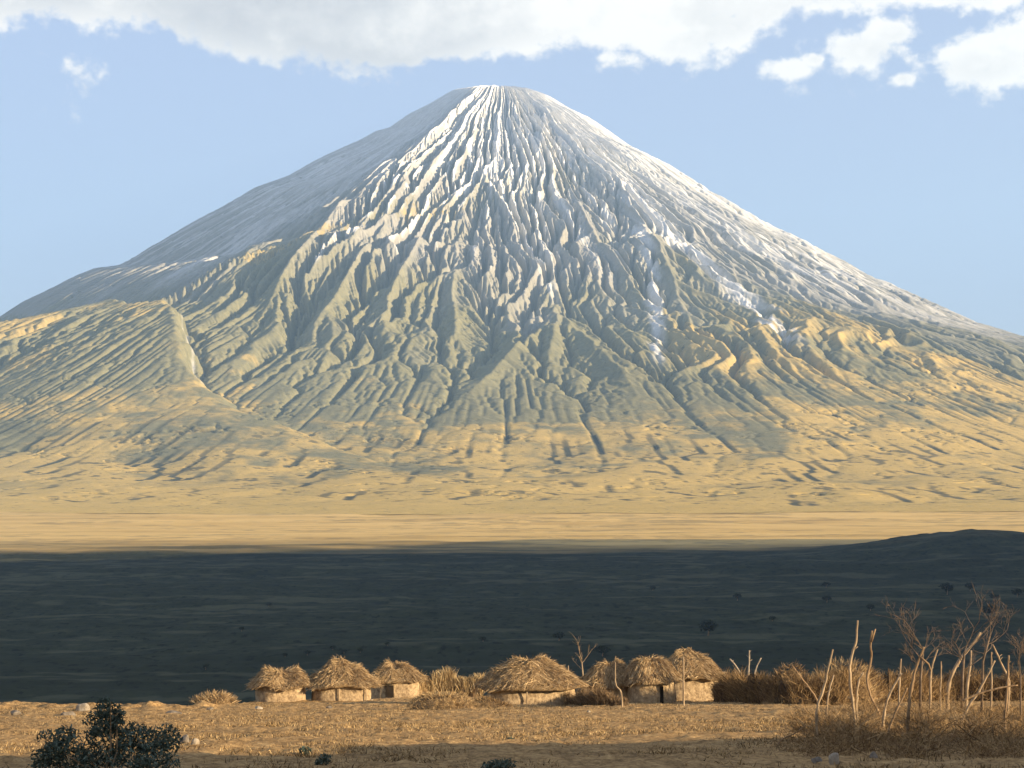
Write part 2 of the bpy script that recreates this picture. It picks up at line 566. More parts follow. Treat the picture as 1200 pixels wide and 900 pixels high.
patch = sstep(-0.1, 0.6, q1)
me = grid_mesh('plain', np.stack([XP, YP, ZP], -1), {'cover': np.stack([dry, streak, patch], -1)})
m_pl, nt, bs = new_mat('plain_grass', 0.98, 0.02)
at1 = node(nt, 'ShaderNodeVertexColor', layer_name='cover')
s1 = node(nt, 'ShaderNodeSeparateColor')
nt.links.new(at1.outputs[0], s1.inputs[0])
nf = noise_tex(nt, coords(nt, (0.7, 0.5, 1.0)), 0.07, 9, 0.8)
nl = noise_tex(nt, coords(nt, (0.25, 1.0, 1.0)), 0.012, 5, 0.6)
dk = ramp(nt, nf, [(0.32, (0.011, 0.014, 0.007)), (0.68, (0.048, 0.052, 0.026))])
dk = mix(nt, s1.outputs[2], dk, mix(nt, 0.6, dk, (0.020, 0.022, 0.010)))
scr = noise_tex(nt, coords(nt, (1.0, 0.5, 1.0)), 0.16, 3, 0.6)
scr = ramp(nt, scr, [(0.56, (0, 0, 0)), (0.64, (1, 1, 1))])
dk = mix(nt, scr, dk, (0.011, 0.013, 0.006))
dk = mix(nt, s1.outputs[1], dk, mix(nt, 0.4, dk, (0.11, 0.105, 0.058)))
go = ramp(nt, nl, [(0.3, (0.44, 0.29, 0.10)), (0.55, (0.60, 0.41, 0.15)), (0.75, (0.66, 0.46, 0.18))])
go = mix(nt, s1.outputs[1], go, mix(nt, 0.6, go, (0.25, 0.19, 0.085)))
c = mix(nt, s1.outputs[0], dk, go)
nt.links.new(c, bs.inputs['Base Color'])
bump(nt, bs, nf, 0.4, 1.5)
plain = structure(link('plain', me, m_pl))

# land further out on every side, a little lower than the plain
gx = np.linspace(-13500, 13500, 40)
gy = np.linspace(-4800, 15200, 40)
GXX, GYY = np.meshgrid(gx, gy)
me = grid_mesh('ground', np.stack([GXX, GYY, np.full(GXX.shape, -24.0)], -1))
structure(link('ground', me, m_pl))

# unseen high ground added to the right, shaped so its shadow covers the plain
ex = np.linspace(640, 3400, 150)
ey = np.linspace(-1200, 3700, 240)
EXX, EYY = np.meshgrid(ex, ey)
ridge = np.interp(EYY, [-1100, -600, -350, 0, 450, 1000, 1700, 1779, 2150, 2518, 2801, 2950, 3300], [0, 110, 220, 330, 430, 470, 440, 428, 355, 276, 105, 20, -20])
wl = sstep(700, 1180, EXX + 60 * fbm(EXX / 400, EYY / 300, 401, 4))
ez = ridge * wl * (1 - 0.55 * sstep(2000, 3400, EXX))
ez = ez + sstep(5, 120, ez) * (fbm(EXX / 260, EYY / 260, 411, 5) * 16)
ez = np.where(ez < 4, ez - 14, ez - 6)
me = grid_mesh('shade_escarpment', np.stack([EXX, EYY, ez], -1))
m_es, nt, bs = new_mat('shade_escarpment_slopes', 0.98, 0.02)
nf = noise_tex(nt, coords(nt), 0.02, 6, 0.65)
nt.links.new(ramp(nt, nf, [(0.3, (0.05, 0.06, 0.035)), (0.7, (0.13, 0.12, 0.07))]), bs.inputs['Base Color'])
structure(link('shade_escarpment', me, m_es))


# the near rise that carries the village
def crest_at(x):
    return 84 + 14 * sstep(-13.4, -11.9, x) + 17 * sstep(-7.6, -5.8, x)


def ground_z(x, y):
    x, y = np.asarray(x, float), np.asarray(y, float)
    d = y
    c = crest_at(x) + fbm(x / 9, x * 0 + 0.5, 501, 3) * 1.2
    z = EYE - (1.43 + 0.0961 * np.minimum(d, c))
    over = np.maximum(d - c, 0)
    z = z - 0.34 * (np.sqrt(over * over + 4.0) - 2.0) - 0.00012 * over ** 2
    z = z - 0.0006 * np.maximum(np.abs(x) - 60, 0) ** 2
    # unseen hillock added beyond the right edge to shade the bottom of the picture
    cr = np.interp(y, [-40, -5, 10, 21.4, 26.7, 34, 37.4, 41, 46, 52], [2.0, 6.3, 7.4, 6.4, 5.5, 4.1, 3.4, 1.9, 0.7, 0.0])
    wx = sstep(13.5, 23.0, x + 0.0 * y) * (1 - sstep(34, 60, x))
    z = z + cr * wx * (1 + 0.10 * fbm(x / 6, y / 6, 511, 3))
    # faint track towards the huts on the right
    z = z + 0.05 * fbm(x / 5, y / 7, 521, 3) + 0.09 * np.exp(-((y - (70 - 1.1 * (x - 8))) / 1.2) ** 2) * sstep(4, 7, x)
    return z


def at(px, py):
    """Ground point seen through a photo pixel."""
    a, b = ray(px, py)
    t = np.arange(8.0, 130.0, 0.05)
    g = ground_z(a * t, t)
    hit = np.nonzero(g >= EYE + b * t)[0]
    k = hit[0] if len(hit) else int(np.argmin((EYE + b * t - g) / t))      # just over the crest: the nearest ground
    return Vector((float(a * t[k]), float(t[k]), float(g[k])))


def above(px, py, y):
    """Point seen through a photo pixel at the given distance."""
    a, b = ray(px, py)
    return Vector((a * y, y, EYE + b * y))


fx = np.concatenate([np.linspace(-420, -34, 60)[:-1], np.linspace(-34, 34, 620), np.linspace(34, 420, 60)[1:]])
fy = np.concatenate([np.linspace(-420, 18, 60)[:-1], np.linspace(18, 118, 760), np.geomspace(119, 520, 50)])
FX, FY = np.meshgrid(fx, fy)
FZ = ground_z(FX, FY)
clod = fbm(FX / 0.9, FY / 0.9, 531, 4) * 0.03 + np.maximum(fbm(FX / 0.42, FY / 0.42, 541, 3), 0) * 0.06
bank = np.exp(-((FY - 80) / 4.5) ** 2) * (1 - sstep(-13, -10, FX)) * np.maximum(fbm(FX / 1.2, FY / 1.2, 551, 4), -0.2) * 0.30
FZ = np.maximum(FZ + clod + bank, -32.0)
me = grid_mesh('near_rise', np.stack([FX, FY, FZ], -1))
m_gr, nt, bs = new_mat('dry_earth', 0.97, 0.03)
n1_ = noise_tex(nt, coords(nt, (0.8, 0.55, 1.0)), 2.6, 8, 0.75)
n2_ = noise_tex(nt, coords(nt, (0.35, 1.0, 1.0)), 0.22, 5, 0.6)
n3_ = noise_tex(nt, coords(nt), 9.0, 4, 0.7)
c = ramp(nt, n1_, [(0.38, (0.07, 0.038, 0.016)), (0.5, (0.33, 0.195, 0.078)), (0.62, (0.56, 0.36, 0.155))])
c = mix(nt, n2_, c, mix(nt, 0.5, c, (0.25, 0.17, 0.08)))
c = mix(nt, 0.5, c, ramp(nt, n3_, [(0.38, (0.10, 0.06, 0.03)), (0.62, (0.50, 0.32, 0.14))]))
nt.links.new(c, bs.inputs['Base Color'])
bump(nt, bs, n1_, 0.9, 0.10)
structure(link('near_rise', me, m_gr))
# ------------------------------------------------------------------ building blocks of the village
class MB:
    """Collects triangles and quads; build() links them as one mesh object."""

    def __init__(self):
        self.v, self.f, self.n = [], [], 0

    def add(self, verts, faces):
        self.v.append(np.asarray(verts, np.float64).reshape(-1, 3))
        self.f.extend([tuple(i + self.n for i in fc) for fc in faces])
        self.n += len(self.v[-1])

    def tube(self, pts, rad, sides=7, rough=0.12, seed=0, cap=True):
        pts = [Vector(p) for p in pts]
        rg = random.Random(seed * 7919 + len(pts))
        rings = []
        for k, p in enumerate(pts):
            t = (pts[min(k + 1, len(pts) - 1)] - pts[max(k - 1, 0)]).normalized()
            u = t.cross(Vector((0.31, 0.93, 0.17))).normalized()
            w_ = t.cross(u)
            rings.append([p + (u * math.cos(2 * math.pi * s / sides) + w_ * math.sin(2 * math.pi * s / sides)) * rad[k] * (1 + rough * rg.uniform(-1, 1)) for s in range(sides)])
        vs = [tuple(v) for r in rings for v in r]
        fs = []
        for k in range(len(rings) - 1):
            for s in range(sides):
                a, b = k * sides + s, k * sides + (s + 1) % sides
                fs.append((a, b, b + sides, a + sides))
        if cap:
            fs.append(tuple(range(sides - 1, -1, -1)))
            fs.append(tuple((len(rings) - 1) * sides + s for s in range(sides)))
        self.add(vs, fs)

    def ribbons(self, p0, p1, w0, bend, rg, w1=None):
        """Many thin tapering blades or straws: p0, p1 are (n, 3); bend moves the middle."""
        n = len(p0)
        d = p1 - p0
        ln = np.linalg.norm(d, axis=1, keepdims=True) + 1e-9
        rnd = rg.normal(size=(n, 3))
        s = np.cross(d / ln, rnd)
        s /= np.linalg.norm(s, axis=1, keepdims=True) + 1e-9
        mid = (p0 + p1) / 2 + rg.normal(size=(n, 3)) * bend * ln
        w0 = np.broadcast_to(np.asarray(w0, float).reshape(-1, 1), (n, 1))
        w1 = w0 * 0.25 if w1 is None else np.broadcast_to(np.asarray(w1, float).reshape(-1, 1), (n, 1))
        v = np.stack([p0 - s * w0 / 2, p0 + s * w0 / 2, mid - s * (w0 + w1) / 3, mid + s * (w0 + w1) / 3, p1 - s * w1 / 2, p1 + s * w1 / 2], 1).reshape(-1, 3)
        b = (np.arange(n) * 6).reshape(-1, 1)
        q = np.concatenate([b + np.array([[0, 1, 3, 2]]), b + np.array([[2, 3, 5, 4]])], 0)
        self.add(v, q.tolist())

    def build(self, name, mat, parent=None, origin=None, smooth=False):
        v = np.concatenate(self.v) if self.v else np.zeros((0, 3))
        if origin is not None:
            v = v - np.array(origin)
        me = bpy.data.meshes.new(name)
        me.from_pydata(v.tolist(), [], self.f)
        if smooth:
            me.polygons.foreach_set('use_smooth', np.ones(len(me.polygons), dtype=bool))
        o = link(name, me, mat, parent)
        if origin is not None and parent is None:
            o.location = origin
        return o


def empty(name, loc):
    o = bpy.data.objects.new(name, None)
    o.empty_display_size = 0.3
    COL.objects.link(o)
    o.location = loc
    return o


def fibre_mat(name, lo, mid, hi, scale=3.0):
    """Straw, twigs, leaves: the colour changes from strand to strand and in broad patches."""
    m, nt, b = new_mat(name, 0.9, 0.08)
    g = node(nt, 'ShaderNodeNewGeometry')
    r1 = ramp(nt, g.outputs['Random Per Island'], [(0.0, lo), (0.5, mid), (1.0, hi)])
    nn = noise_tex(nt, coords(nt), scale, 4, 0.6)
    c = mix(nt, nn, r1, mix(nt, 0.45, r1, lo))
    nt.links.new(c, b.inputs['Base Color'])
    return m


def solid_mat(name, lo, hi, scale, rough=0.95, bmp=0.5, dist=0.02, stretch=(1, 1, 1)):
    m, nt, b = new_mat(name, rough, 0.08)
    nn = noise_tex(nt, coords(nt, stretch), scale, 7, 0.68)
    nt.links.new(ramp(nt, nn, [(0.3, lo), (0.7, hi)]), b.inputs['Base Color'])
    bump(nt, b, nn, bmp, dist)
    return m


M_STRAW = fibre_mat('old_straw', (0.17, 0.105, 0.05), (0.42, 0.29, 0.14), (0.62, 0.46, 0.25))
M_THATCH = fibre_mat('weathered_thatch', (0.12, 0.075, 0.04), (0.44, 0.30, 0.15), (0.68, 0.50, 0.28), 2.0)
M_BODY = solid_mat('packed_thatch', (0.09, 0.058, 0.03), (0.30, 0.20, 0.10), 5.0, 0.95, 1.0, 0.06)
M_MUD = solid_mat('mud_plaster', (0.13, 0.085, 0.048), (0.50, 0.37, 0.22), 4.6, 0.95, 1.0, 0.08)
M_DOOR_SHADE = solid_mat('opening_shade', (0.012, 0.009, 0.007), (0.03, 0.022, 0.015), 4.0)  # near-black colour stands for the shade inside a doorway
M_POLE = solid_mat('bleached_wood', (0.13, 0.09, 0.055), (0.43, 0.32, 0.20), 6.0, 0.85, 0.6, 0.01, (2, 2, 0.4))
M_BARK = solid_mat('brown_bark', (0.11, 0.07, 0.04), (0.34, 0.23, 0.13), 7.0, 0.9, 0.7, 0.01, (2, 2, 0.4))
M_TWIG = fibre_mat('dry_twigs', (0.055, 0.035, 0.02), (0.21, 0.135, 0.07), (0.42, 0.29, 0.16))
M_BRUSH = fibre_mat('brown_brush', (0.05, 0.03, 0.015), (0.22, 0.135, 0.062), (0.48, 0.32, 0.15))
M_STALK = fibre_mat('dry_stalks', (0.20, 0.13, 0.06), (0.46, 0.33, 0.16), (0.68, 0.53, 0.30))
M_ROCK = solid_mat('field_stone', (0.08, 0.065, 0.05), (0.24, 0.20, 0.155), 6.0, 0.9, 0.8, 0.03)
M_PALE = solid_mat('pale_stone', (0.18, 0.145, 0.105), (0.38, 0.32, 0.24), 6.0, 0.9, 0.6, 0.03)
M_LEAF = fibre_mat('grey_green_leaves', (0.035, 0.05, 0.04), (0.075, 0.10, 0.075), (0.15, 0.18, 0.14))
M_ACACIA = fibre_mat('acacia_leaves', (0.018, 0.022, 0.010), (0.035, 0.040, 0.018), (0.06, 0.062, 0.03))


# ------------------------------------------------------------------ huts
def roof_field(kind, u, v):
    """Height 0..1 of a roof over its plan, u along the length and v across, both -1..1 at the eave."""
    p = 2.4
    ridge = {'peak': 0.20, 'flat': 0.42, 'dome': 0.08}[kind]
    uu = np.maximum(np.abs(u) - ridge, 0) / (1 - ridge)
    rr = np.clip((uu ** p + np.abs(v) ** p) ** (1 / p), 0, 1)
    if kind == 'peak':
        return 1 - rr ** 1.35
    if kind == 'flat':
        return 1 - rr ** 1.9
    return (1 - rr ** 1.75) ** 0.85


def make_hut(base, width, depth, wall_h, roof_h, turn, kind, peak, label, seed, over=0.22, door=None, posts=(), straws=2400):
    """Mud hut with a thatched roof. peak: (shift of the top along the length, across). posts: (angle, height)."""
    rg = np.random.default_rng(seed)
    rd = random.Random(seed)
    root = empty('thatched_hut', base)
    root.rotation_euler = (0, 0, turn)
    tag(root, label, 'hut', 'thatched mud huts of the village')
    a, b = width / 2, depth / 2
    # wall: rounded oblong, uneven, leaning in slightly
    nseg, nlev = 56, 9
    mb = MB()
    vs = []
    ang = np.linspace(0, 2 * math.pi, nseg, endpoint=False)
    e = 0.62
    cx = np.sign(np.cos(ang)) * np.abs(np.cos(ang)) ** e * a
    cy = np.sign(np.sin(ang)) * np.abs(np.sin(ang)) ** e * b
    for k in range(nlev):
        t = k / (nlev - 1)
        z = -0.25 + t * (wall_h + 0.23)
        s = 1.0 - 0.05 * t + 0.03 * np.sin(t * 3.0)
        wob = 1 + 0.025 * fbm(np.cos(ang) * 2 + seed, np.sin(ang) * 2 + t * 2, 600 + seed, 3)
        vs += [(cx[i] * s * wob[i], cy[i] * s * wob[i], z) for i in range(nseg)]
    fs = [(k * nseg + i, k * nseg + (i + 1) % nseg, (k + 1) * nseg + (i + 1) % nseg, (k + 1) * nseg + i) for k in range(nlev - 1) for i in range(nseg)]
    fs.append(tuple((nlev - 1) * nseg + i for i in range(nseg)))
    mb.add(vs, fs)
    mb.build('wall', M_MUD, root, smooth=True)
    # roof body
    ra, rb = a + over, b + over
    nr, ns = 16, 72
    px, py = peak

    def rpt(r, th):
        cu = np.sign(np.cos(th)) * np.abs(np.cos(th)) ** 0.72
        cv = np.sign(np.sin(th)) * np.abs(np.sin(th)) ** 0.72
        u, v = r * cu, r * cv
        h = roof_field(kind, u, v)
        lump = fbm(u * 3.4 + seed * 3, v * 3.4 + seed, 640, 4)
        x = ra * u + px * (1 - r) * 1.0
        y = rb * v + py * (1 - r) * 1.0
        z = wall_h + h * roof_h * (1 + 0.12 * lump) + 0.10 * lump - 0.10 * r ** 3
        edge = 1 + 0.05 * fbm(th * 3 + seed, th * 0 + r * 2, 650, 3)
        return x * edge, y * edge, z

    R_, T_ = np.meshgrid(np.linspace(0.02, 1, nr), np.linspace(0, 2 * math.pi, ns, endpoint=False), indexing='ij')
    X, Y, Z = rpt(R_, T_)
    vs = list(zip(X.ravel(), Y.ravel(), Z.ravel()))
    # underside of the eave, closed
    Xe, Ye, Ze = X[-1], Y[-1], Z[-1]
    vs += list(zip(Xe * 0.99, Ye * 0.99, Ze - 0.10)) + list(zip(Xe * 0.72, Ye * 0.72, Ze + 0.02))
    fs = [(k * ns + i, k * ns + (i + 1) % ns, (k + 1) * ns + (i + 1) % ns, (k + 1) * ns + i) for k in range(nr + 1) for i in range(ns)]
    fs.append(tuple(range(ns - 1, -1, -1)))
    fs.append(tuple((nr + 1) * ns + i for i in range(ns)))
    mb = MB()
    mb.add(vs, fs)
    roof = mb.build('roof', M_BODY, root, smooth=True)
    # loose thatch lying down the slope, hanging over the eave
    n = straws
    r0 = np.sqrt(rg.random(n)) * 0.97
    th = rg.random(n) * 2 * math.pi
    ln = rg.uniform(0.18, 0.5, n)
    r1 = r0 + ln / max(ra, rb) * rg.uniform(0.6, 1.0, n)
    th1 = th + rg.normal(size=n) * 0.10
    x0, y0, z0 = rpt(r0, th)
    x1, y1, z1 = rpt(np.minimum(r1, 1.0), th1)
    ovr = np.maximum(r1 - 1.0, 0)
    x1, y1, z1 = x1 * (1 + ovr), y1 * (1 + ovr), z1 - ovr * 0.8
    lift = rg.uniform(0.0, 0.05, n)
    up = rg.random(n) < 0.22
    P0 = np.stack([x0, y0, z0 + 0.01], 1)
    P1 = np.stack([x1, y1, z1 + lift + 0.015 + np.where(up, rg.uniform(0.04, 0.22, n), 0)], 1)
    mb = MB()
    mb.ribbons(P0, P1, rg.uniform(0.008, 0.024, n), 0.03, rg)
    mb.build('thatch', M_THATCH, roof)
    # a few sticks along the ridge
    for k in range(5):
        mb = MB()
        u0 = rd.uniform(-0.35, 0.35)
        x_, y_, z_ = rpt(np.array([abs(u0)]), np.array([0.0 if u0 > 0 else math.pi]))
        q = Vector((float(x_[0]), float(y_[0]), float(z_[0])))
        mb.tube([q - Vector((0, 0, 0.1)), q + Vector((rd.uniform(-0.12, 0.12), rd.uniform(-0.05, 0.05), rd.uniform(0.08, 0.22)))], [0.018, 0.010], 5, 0.1, k)
        mb.build('ridge_stick', M_POLE, roof)
    if door is not None:
        # the opening: a closed near-black block, the shade inside painted on it
        dx, dw, dh = door
        mb = MB()
        yy = -b * 1.02
        vs = []
        for y_ in (yy - 0.03, yy + 0.30):
            vs += [(dx - dw / 2, y_, -0.1), (dx + dw / 2, y_, -0.1), (dx + dw / 2 * 0.9, y_, dh), (dx - dw / 2 * 0.9, y_, dh)]
        mb.add(vs, [(0, 1, 2, 3), (4, 7, 6, 5), (0, 4, 5, 1), (1, 5, 6, 2), (2, 6, 7, 3), (3, 7, 4, 0)])
        mb.build('doorway', M_DOOR_SHADE, root)
    for k, (x_, y_, hh) in enumerate(posts):
        mb = MB()
        mb.tube([(x_, y_, -0.25), (x_ + rd.uniform(-.02, .02), y_, hh * 0.5), (x_ + rd.uniform(-.03, .03), y_, hh)], [0.035, 0.032, 0.028], 6, 0.15, seed + k)
        mb.build('post', M_POLE, root)
    return root


HUTS = [
    # photo x of the middle, y of the base, width m, depth, wall, roof, turn, kind, peak, label, door, posts
    (326, 823, 2.10, 2.0, 0.72, 0.72, 0.30, 'flat', (0.05, 0), 'small thatched hut with a low flat-topped roof, at the left end of the row', None, (), 0.24),
    (398, 822, 2.5, 2.2, 0.78, 1.08, 0.22, 'peak', (0.0, 0), 'thatched hut with a peaked roof and two wall posts, second hut from the left', None, ((-0.30, -1.16, 0.85), (1.02, -1.06, 0.85)), 0.30),
    (462, 818, 2.0, 2.0, 0.85, 0.75, 0.25, 'peak', (-0.1, 0), 'thatched hut half hidden behind the left end of the dry stalk fence', (-0.5, 0.45, 0.8), (), 0.22),
    (622, 827, 3.75, 2.6, 0.86, 1.25, 0.25, 'dome', (0.0, 0), 'largest hut, with a broad domed thatch roof, right of the stalk fence', None, ((-0.55, -1.44, 0.9),), 0.34),
    (716, 823, 2.1, 2.0, 0.80, 1.10, 0.35, 'peak', (0.0, 0), 'thatched hut with a crooked pole before it, right of the largest hut', None, (), 0.26),
    (764, 824, 1.95, 1.9, 0.95, 0.98, 0.30, 'flat', (0.0, 0), 'thatched hut with bright mud wall and dark slit doorway, beside the rightmost hut', (0.18, 0.16, 0.82), ((0.92, -0.85, 0.9),), 0.22),
    (811, 822, 2.5, 2.2, 1.10, 1.25, 0.30, 'peak', (-0.15, 0), 'rightmost thatched hut, tall, with a slender pole standing in front', None, (), 0.26),
]
for k, (px, py, w_, d_, wh, rh, tn, kd, pk, lb, dr, ps, ov) in enumerate(HUTS):
    p = at(px, py)
    base = Vector((p.x, p.y + d_ / 2, p.z))
    base.z = float(ground_z(base.x, base.y)) - 0.0
    base.z = max(base.z, p.z - 0.15)
    sc = p.y / 88.0
    make_hut(base, w_ * sc, d_, 1.08 * wh * sc, 0.78 * rh * sc, tn, kd, pk, lb, 20 + k, ov, dr, ps, int(2400 + 1500 * w_))

# low heap of old thatch at the left
def heap(name, cat, px, py, w_px, h_px, label, mat, seed, n=1400, group=None, straw=(0.25, 0.6), wd=(0.01, 0.03), depth=0.7, flat=1.0, core=None, back=0.0):
    """A mound of loose strands over a lumpy core."""
    rg = np.random.default_rng(seed)
    p = at(px, py) + Vector((0, back, 0))
    s = p.y / F
    W, Hh = w_px * s / 2, h_px * s
    Dp = W * depth
    root = empty(name, p)
    tag(root, label, cat, group)
    R_, T_ = np.meshgrid(np.linspace(0.02, 1, 10), np.linspace(0, 2 * math.pi, 40, endpoint=False), indexing='ij')

    def pt(r, th):
        x, y = r * np.cos(th), r * np.sin(th)
        lump = fbm(x * 1.8 + seed, y * 1.8 + seed * 2, 660, 4)
        z = (1 - np.clip(r, 0, 1) ** (1.6 + flat)) * Hh * (0.80 + 0.35 * lump)
        return x * W * (1 + 0.1 * lump), Dp + y * Dp, z

    X, Y, Z = pt(R_, T_)
    Zc = Z * 0.86 - 0.05
    vs = list(zip(X.ravel() * 0.95, (Y.ravel() - Dp) * 0.95 + Dp, Zc.ravel()))
    vs += list(zip(X[-1] * 0.95, (Y[-1] - Dp) * 0.95 + Dp, X[-1] * 0 - 0.4))
    fs = [(a * 40 + i, a * 40 + (i + 1) % 40, (a + 1) * 40 + (i + 1) % 40, (a + 1) * 40 + i) for a in range(10) for i in range(40)]
    fs.append(tuple(range(39, -1, -1)))
    mb = MB()
    mb.add(vs, fs)
    mb.build('core', core or M_BODY, root, smooth=True)
    r0, th = np.sqrt(rg.random(n)), rg.random(n) * 2 * math.pi
    x, y, z = pt(r0, th)
    P0 = np.stack([x, y, z * 0.9], 1)
    ln = rg.uniform(straw[0], straw[1], n)
    dv = np.stack([np.cos(th) * r0 + rg.normal(size=n) * 0.5, np.sin(th) * r0 + rg.normal(size=n) * 0.5, 0.35 + 0.5 * rg.random(n)], 1)
    dv /= np.linalg.norm(dv, axis=1, keepdims=True)
    mb = MB()
    mb.ribbons(P0, P0 + dv * ln[:, None] * 0.6, rg.uniform(wd[0], wd[1], n), 0.06, rg)
    mb.build('loose_straw' if mat in (M_STRAW, M_THATCH, M_STALK) else 'twigs', mat, root)
    return root


heap('straw_heap', 'straw heap', 248, 826, 50, 15, 'low heap of old straw on the crest, left of the leftmost hut', M_THATCH, 41, 900)
# ------------------------------------------------------------------ fences, poles, brush
def strip_brush(name, cat, label, pts, hts, mat, seed, per_m, tall=(0.4, 1.0), wd=(0.008, 0.022), thick=0.7, lean=0.35, part='twigs', core=True, group=None, core_mat=None):
    """Barrier of cut brush along ground points: a dark core and many twigs."""
    rg = np.random.default_rng(seed)
    root = empty(name, pts[0])
    tag(root, label, cat, group)
    P = np.array([tuple(p) for p in pts])
    L = np.concatenate([[0], np.cumsum(np.linalg.norm(np.diff(P, axis=0), axis=1))])
    o = np.array(tuple(pts[0]))
    H = np.array(hts)

    def along(s):
        q = np.stack([np.interp(s, L, P[:, k]) for k in range(3)], 1)
        return q, np.interp(s, L, H)

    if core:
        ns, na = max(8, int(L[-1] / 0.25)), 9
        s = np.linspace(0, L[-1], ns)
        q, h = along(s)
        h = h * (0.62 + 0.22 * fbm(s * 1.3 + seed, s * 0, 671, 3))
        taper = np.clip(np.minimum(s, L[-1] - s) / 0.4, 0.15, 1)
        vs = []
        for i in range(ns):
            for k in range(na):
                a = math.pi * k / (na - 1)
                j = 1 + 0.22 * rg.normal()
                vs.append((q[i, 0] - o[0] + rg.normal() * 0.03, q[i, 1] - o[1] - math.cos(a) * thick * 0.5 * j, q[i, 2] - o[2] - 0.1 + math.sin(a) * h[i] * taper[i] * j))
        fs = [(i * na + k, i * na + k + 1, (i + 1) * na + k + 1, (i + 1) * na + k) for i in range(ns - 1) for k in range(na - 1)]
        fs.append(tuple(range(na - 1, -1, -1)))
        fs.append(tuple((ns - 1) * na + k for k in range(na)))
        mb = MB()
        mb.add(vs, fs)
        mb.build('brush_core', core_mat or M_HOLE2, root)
    n = int(per_m * L[-1])
    s = rg.random(n) * L[-1]
    q, h = along(s)
    h = h * (0.8 + 0.3 * fbm(s * 1.1 + seed, s * 0 + 3, 672, 3))
    yo = rg.normal(size=n) * thick * 0.30
    zo = rg.random(n) ** 0.8 * 0.75
    P0 = np.stack([q[:, 0], q[:, 1] + yo, q[:, 2] + zo * h * np.clip(1 - (yo / thick) ** 2, 0.2, 1)], 1) - o
    ln = rg.uniform(tall[0], tall[1], n) * np.minimum(h, 1.3) * 0.8
    dv = np.stack([rg.normal(size=n) * lean, rg.normal(size=n) * lean, np.abs(rg.normal(size=n)) * 0.6 + 0.35], 1)
    dv /= np.linalg.norm(dv, axis=1, keepdims=True)
    P1 = P0 + dv * ln[:, None]
    top = np.maximum(P1[:, 2] - (q[:, 2] - o[2] + h * 1.12), 0)
    P1[:, 2] -= top * 0.85
    mb = MB()
    mb.ribbons(P0, P1, rg.uniform(wd[0], wd[1], n), 0.07, rg)
    mb.build(part, mat, root)
    return root


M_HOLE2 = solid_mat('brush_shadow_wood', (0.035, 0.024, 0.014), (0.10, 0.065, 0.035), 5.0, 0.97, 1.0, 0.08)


def ground_line(pix):
    return [at(*p) for p in pix]


# fence of dry stalks between the third and the largest hut
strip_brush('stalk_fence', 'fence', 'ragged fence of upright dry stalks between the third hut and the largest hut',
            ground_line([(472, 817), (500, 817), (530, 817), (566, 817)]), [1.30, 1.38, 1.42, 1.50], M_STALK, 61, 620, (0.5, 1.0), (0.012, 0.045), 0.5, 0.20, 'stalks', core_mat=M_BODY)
# low mound of brush before it
heap('brush_mound', 'brush', 519, 832, 78, 19, 'low flat mound of dry brush on the field in front of the stalk fence', M_STRAW, 62, 2200, None, (0.12, 0.35), (0.008, 0.02), 0.5, 2.5)
heap('brush_heap', 'brush', 570, 830, 60, 12, 'low dark strip of dead brush at the foot of the largest hut', M_BRUSH, 63, 900, None, (0.15, 0.4), (0.008, 0.02), 0.35, 1.0)
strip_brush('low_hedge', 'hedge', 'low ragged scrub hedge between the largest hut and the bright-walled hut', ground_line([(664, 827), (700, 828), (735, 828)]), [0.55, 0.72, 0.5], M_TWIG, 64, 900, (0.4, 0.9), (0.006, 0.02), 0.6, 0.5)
# thorn barrier on the right
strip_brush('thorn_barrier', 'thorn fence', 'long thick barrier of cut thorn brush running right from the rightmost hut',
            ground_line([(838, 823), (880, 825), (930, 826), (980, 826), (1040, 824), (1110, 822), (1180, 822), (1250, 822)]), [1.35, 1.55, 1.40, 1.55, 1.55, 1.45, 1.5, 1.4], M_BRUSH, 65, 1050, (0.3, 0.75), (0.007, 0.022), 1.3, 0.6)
heap('stick_heap', 'stick heap', 928, 826, 60, 46, 'smaller brown heap of dry sticks rising above the thorn barrier, nearer the rightmost hut', M_TWIG, 66, 1500, None, (0.25, 0.6), (0.010, 0.025), 0.5, 0.5, None, 0.8)
heap('straw_heap', 'straw heap', 992, 826, 96, 52, 'wider pale heap of straw and sticks rising above the thorn barrier behind the tallest pole', M_STRAW, 67, 1800, None, (0.3, 0.8), (0.010, 0.028), 0.5, 0.5, None, 0.8)


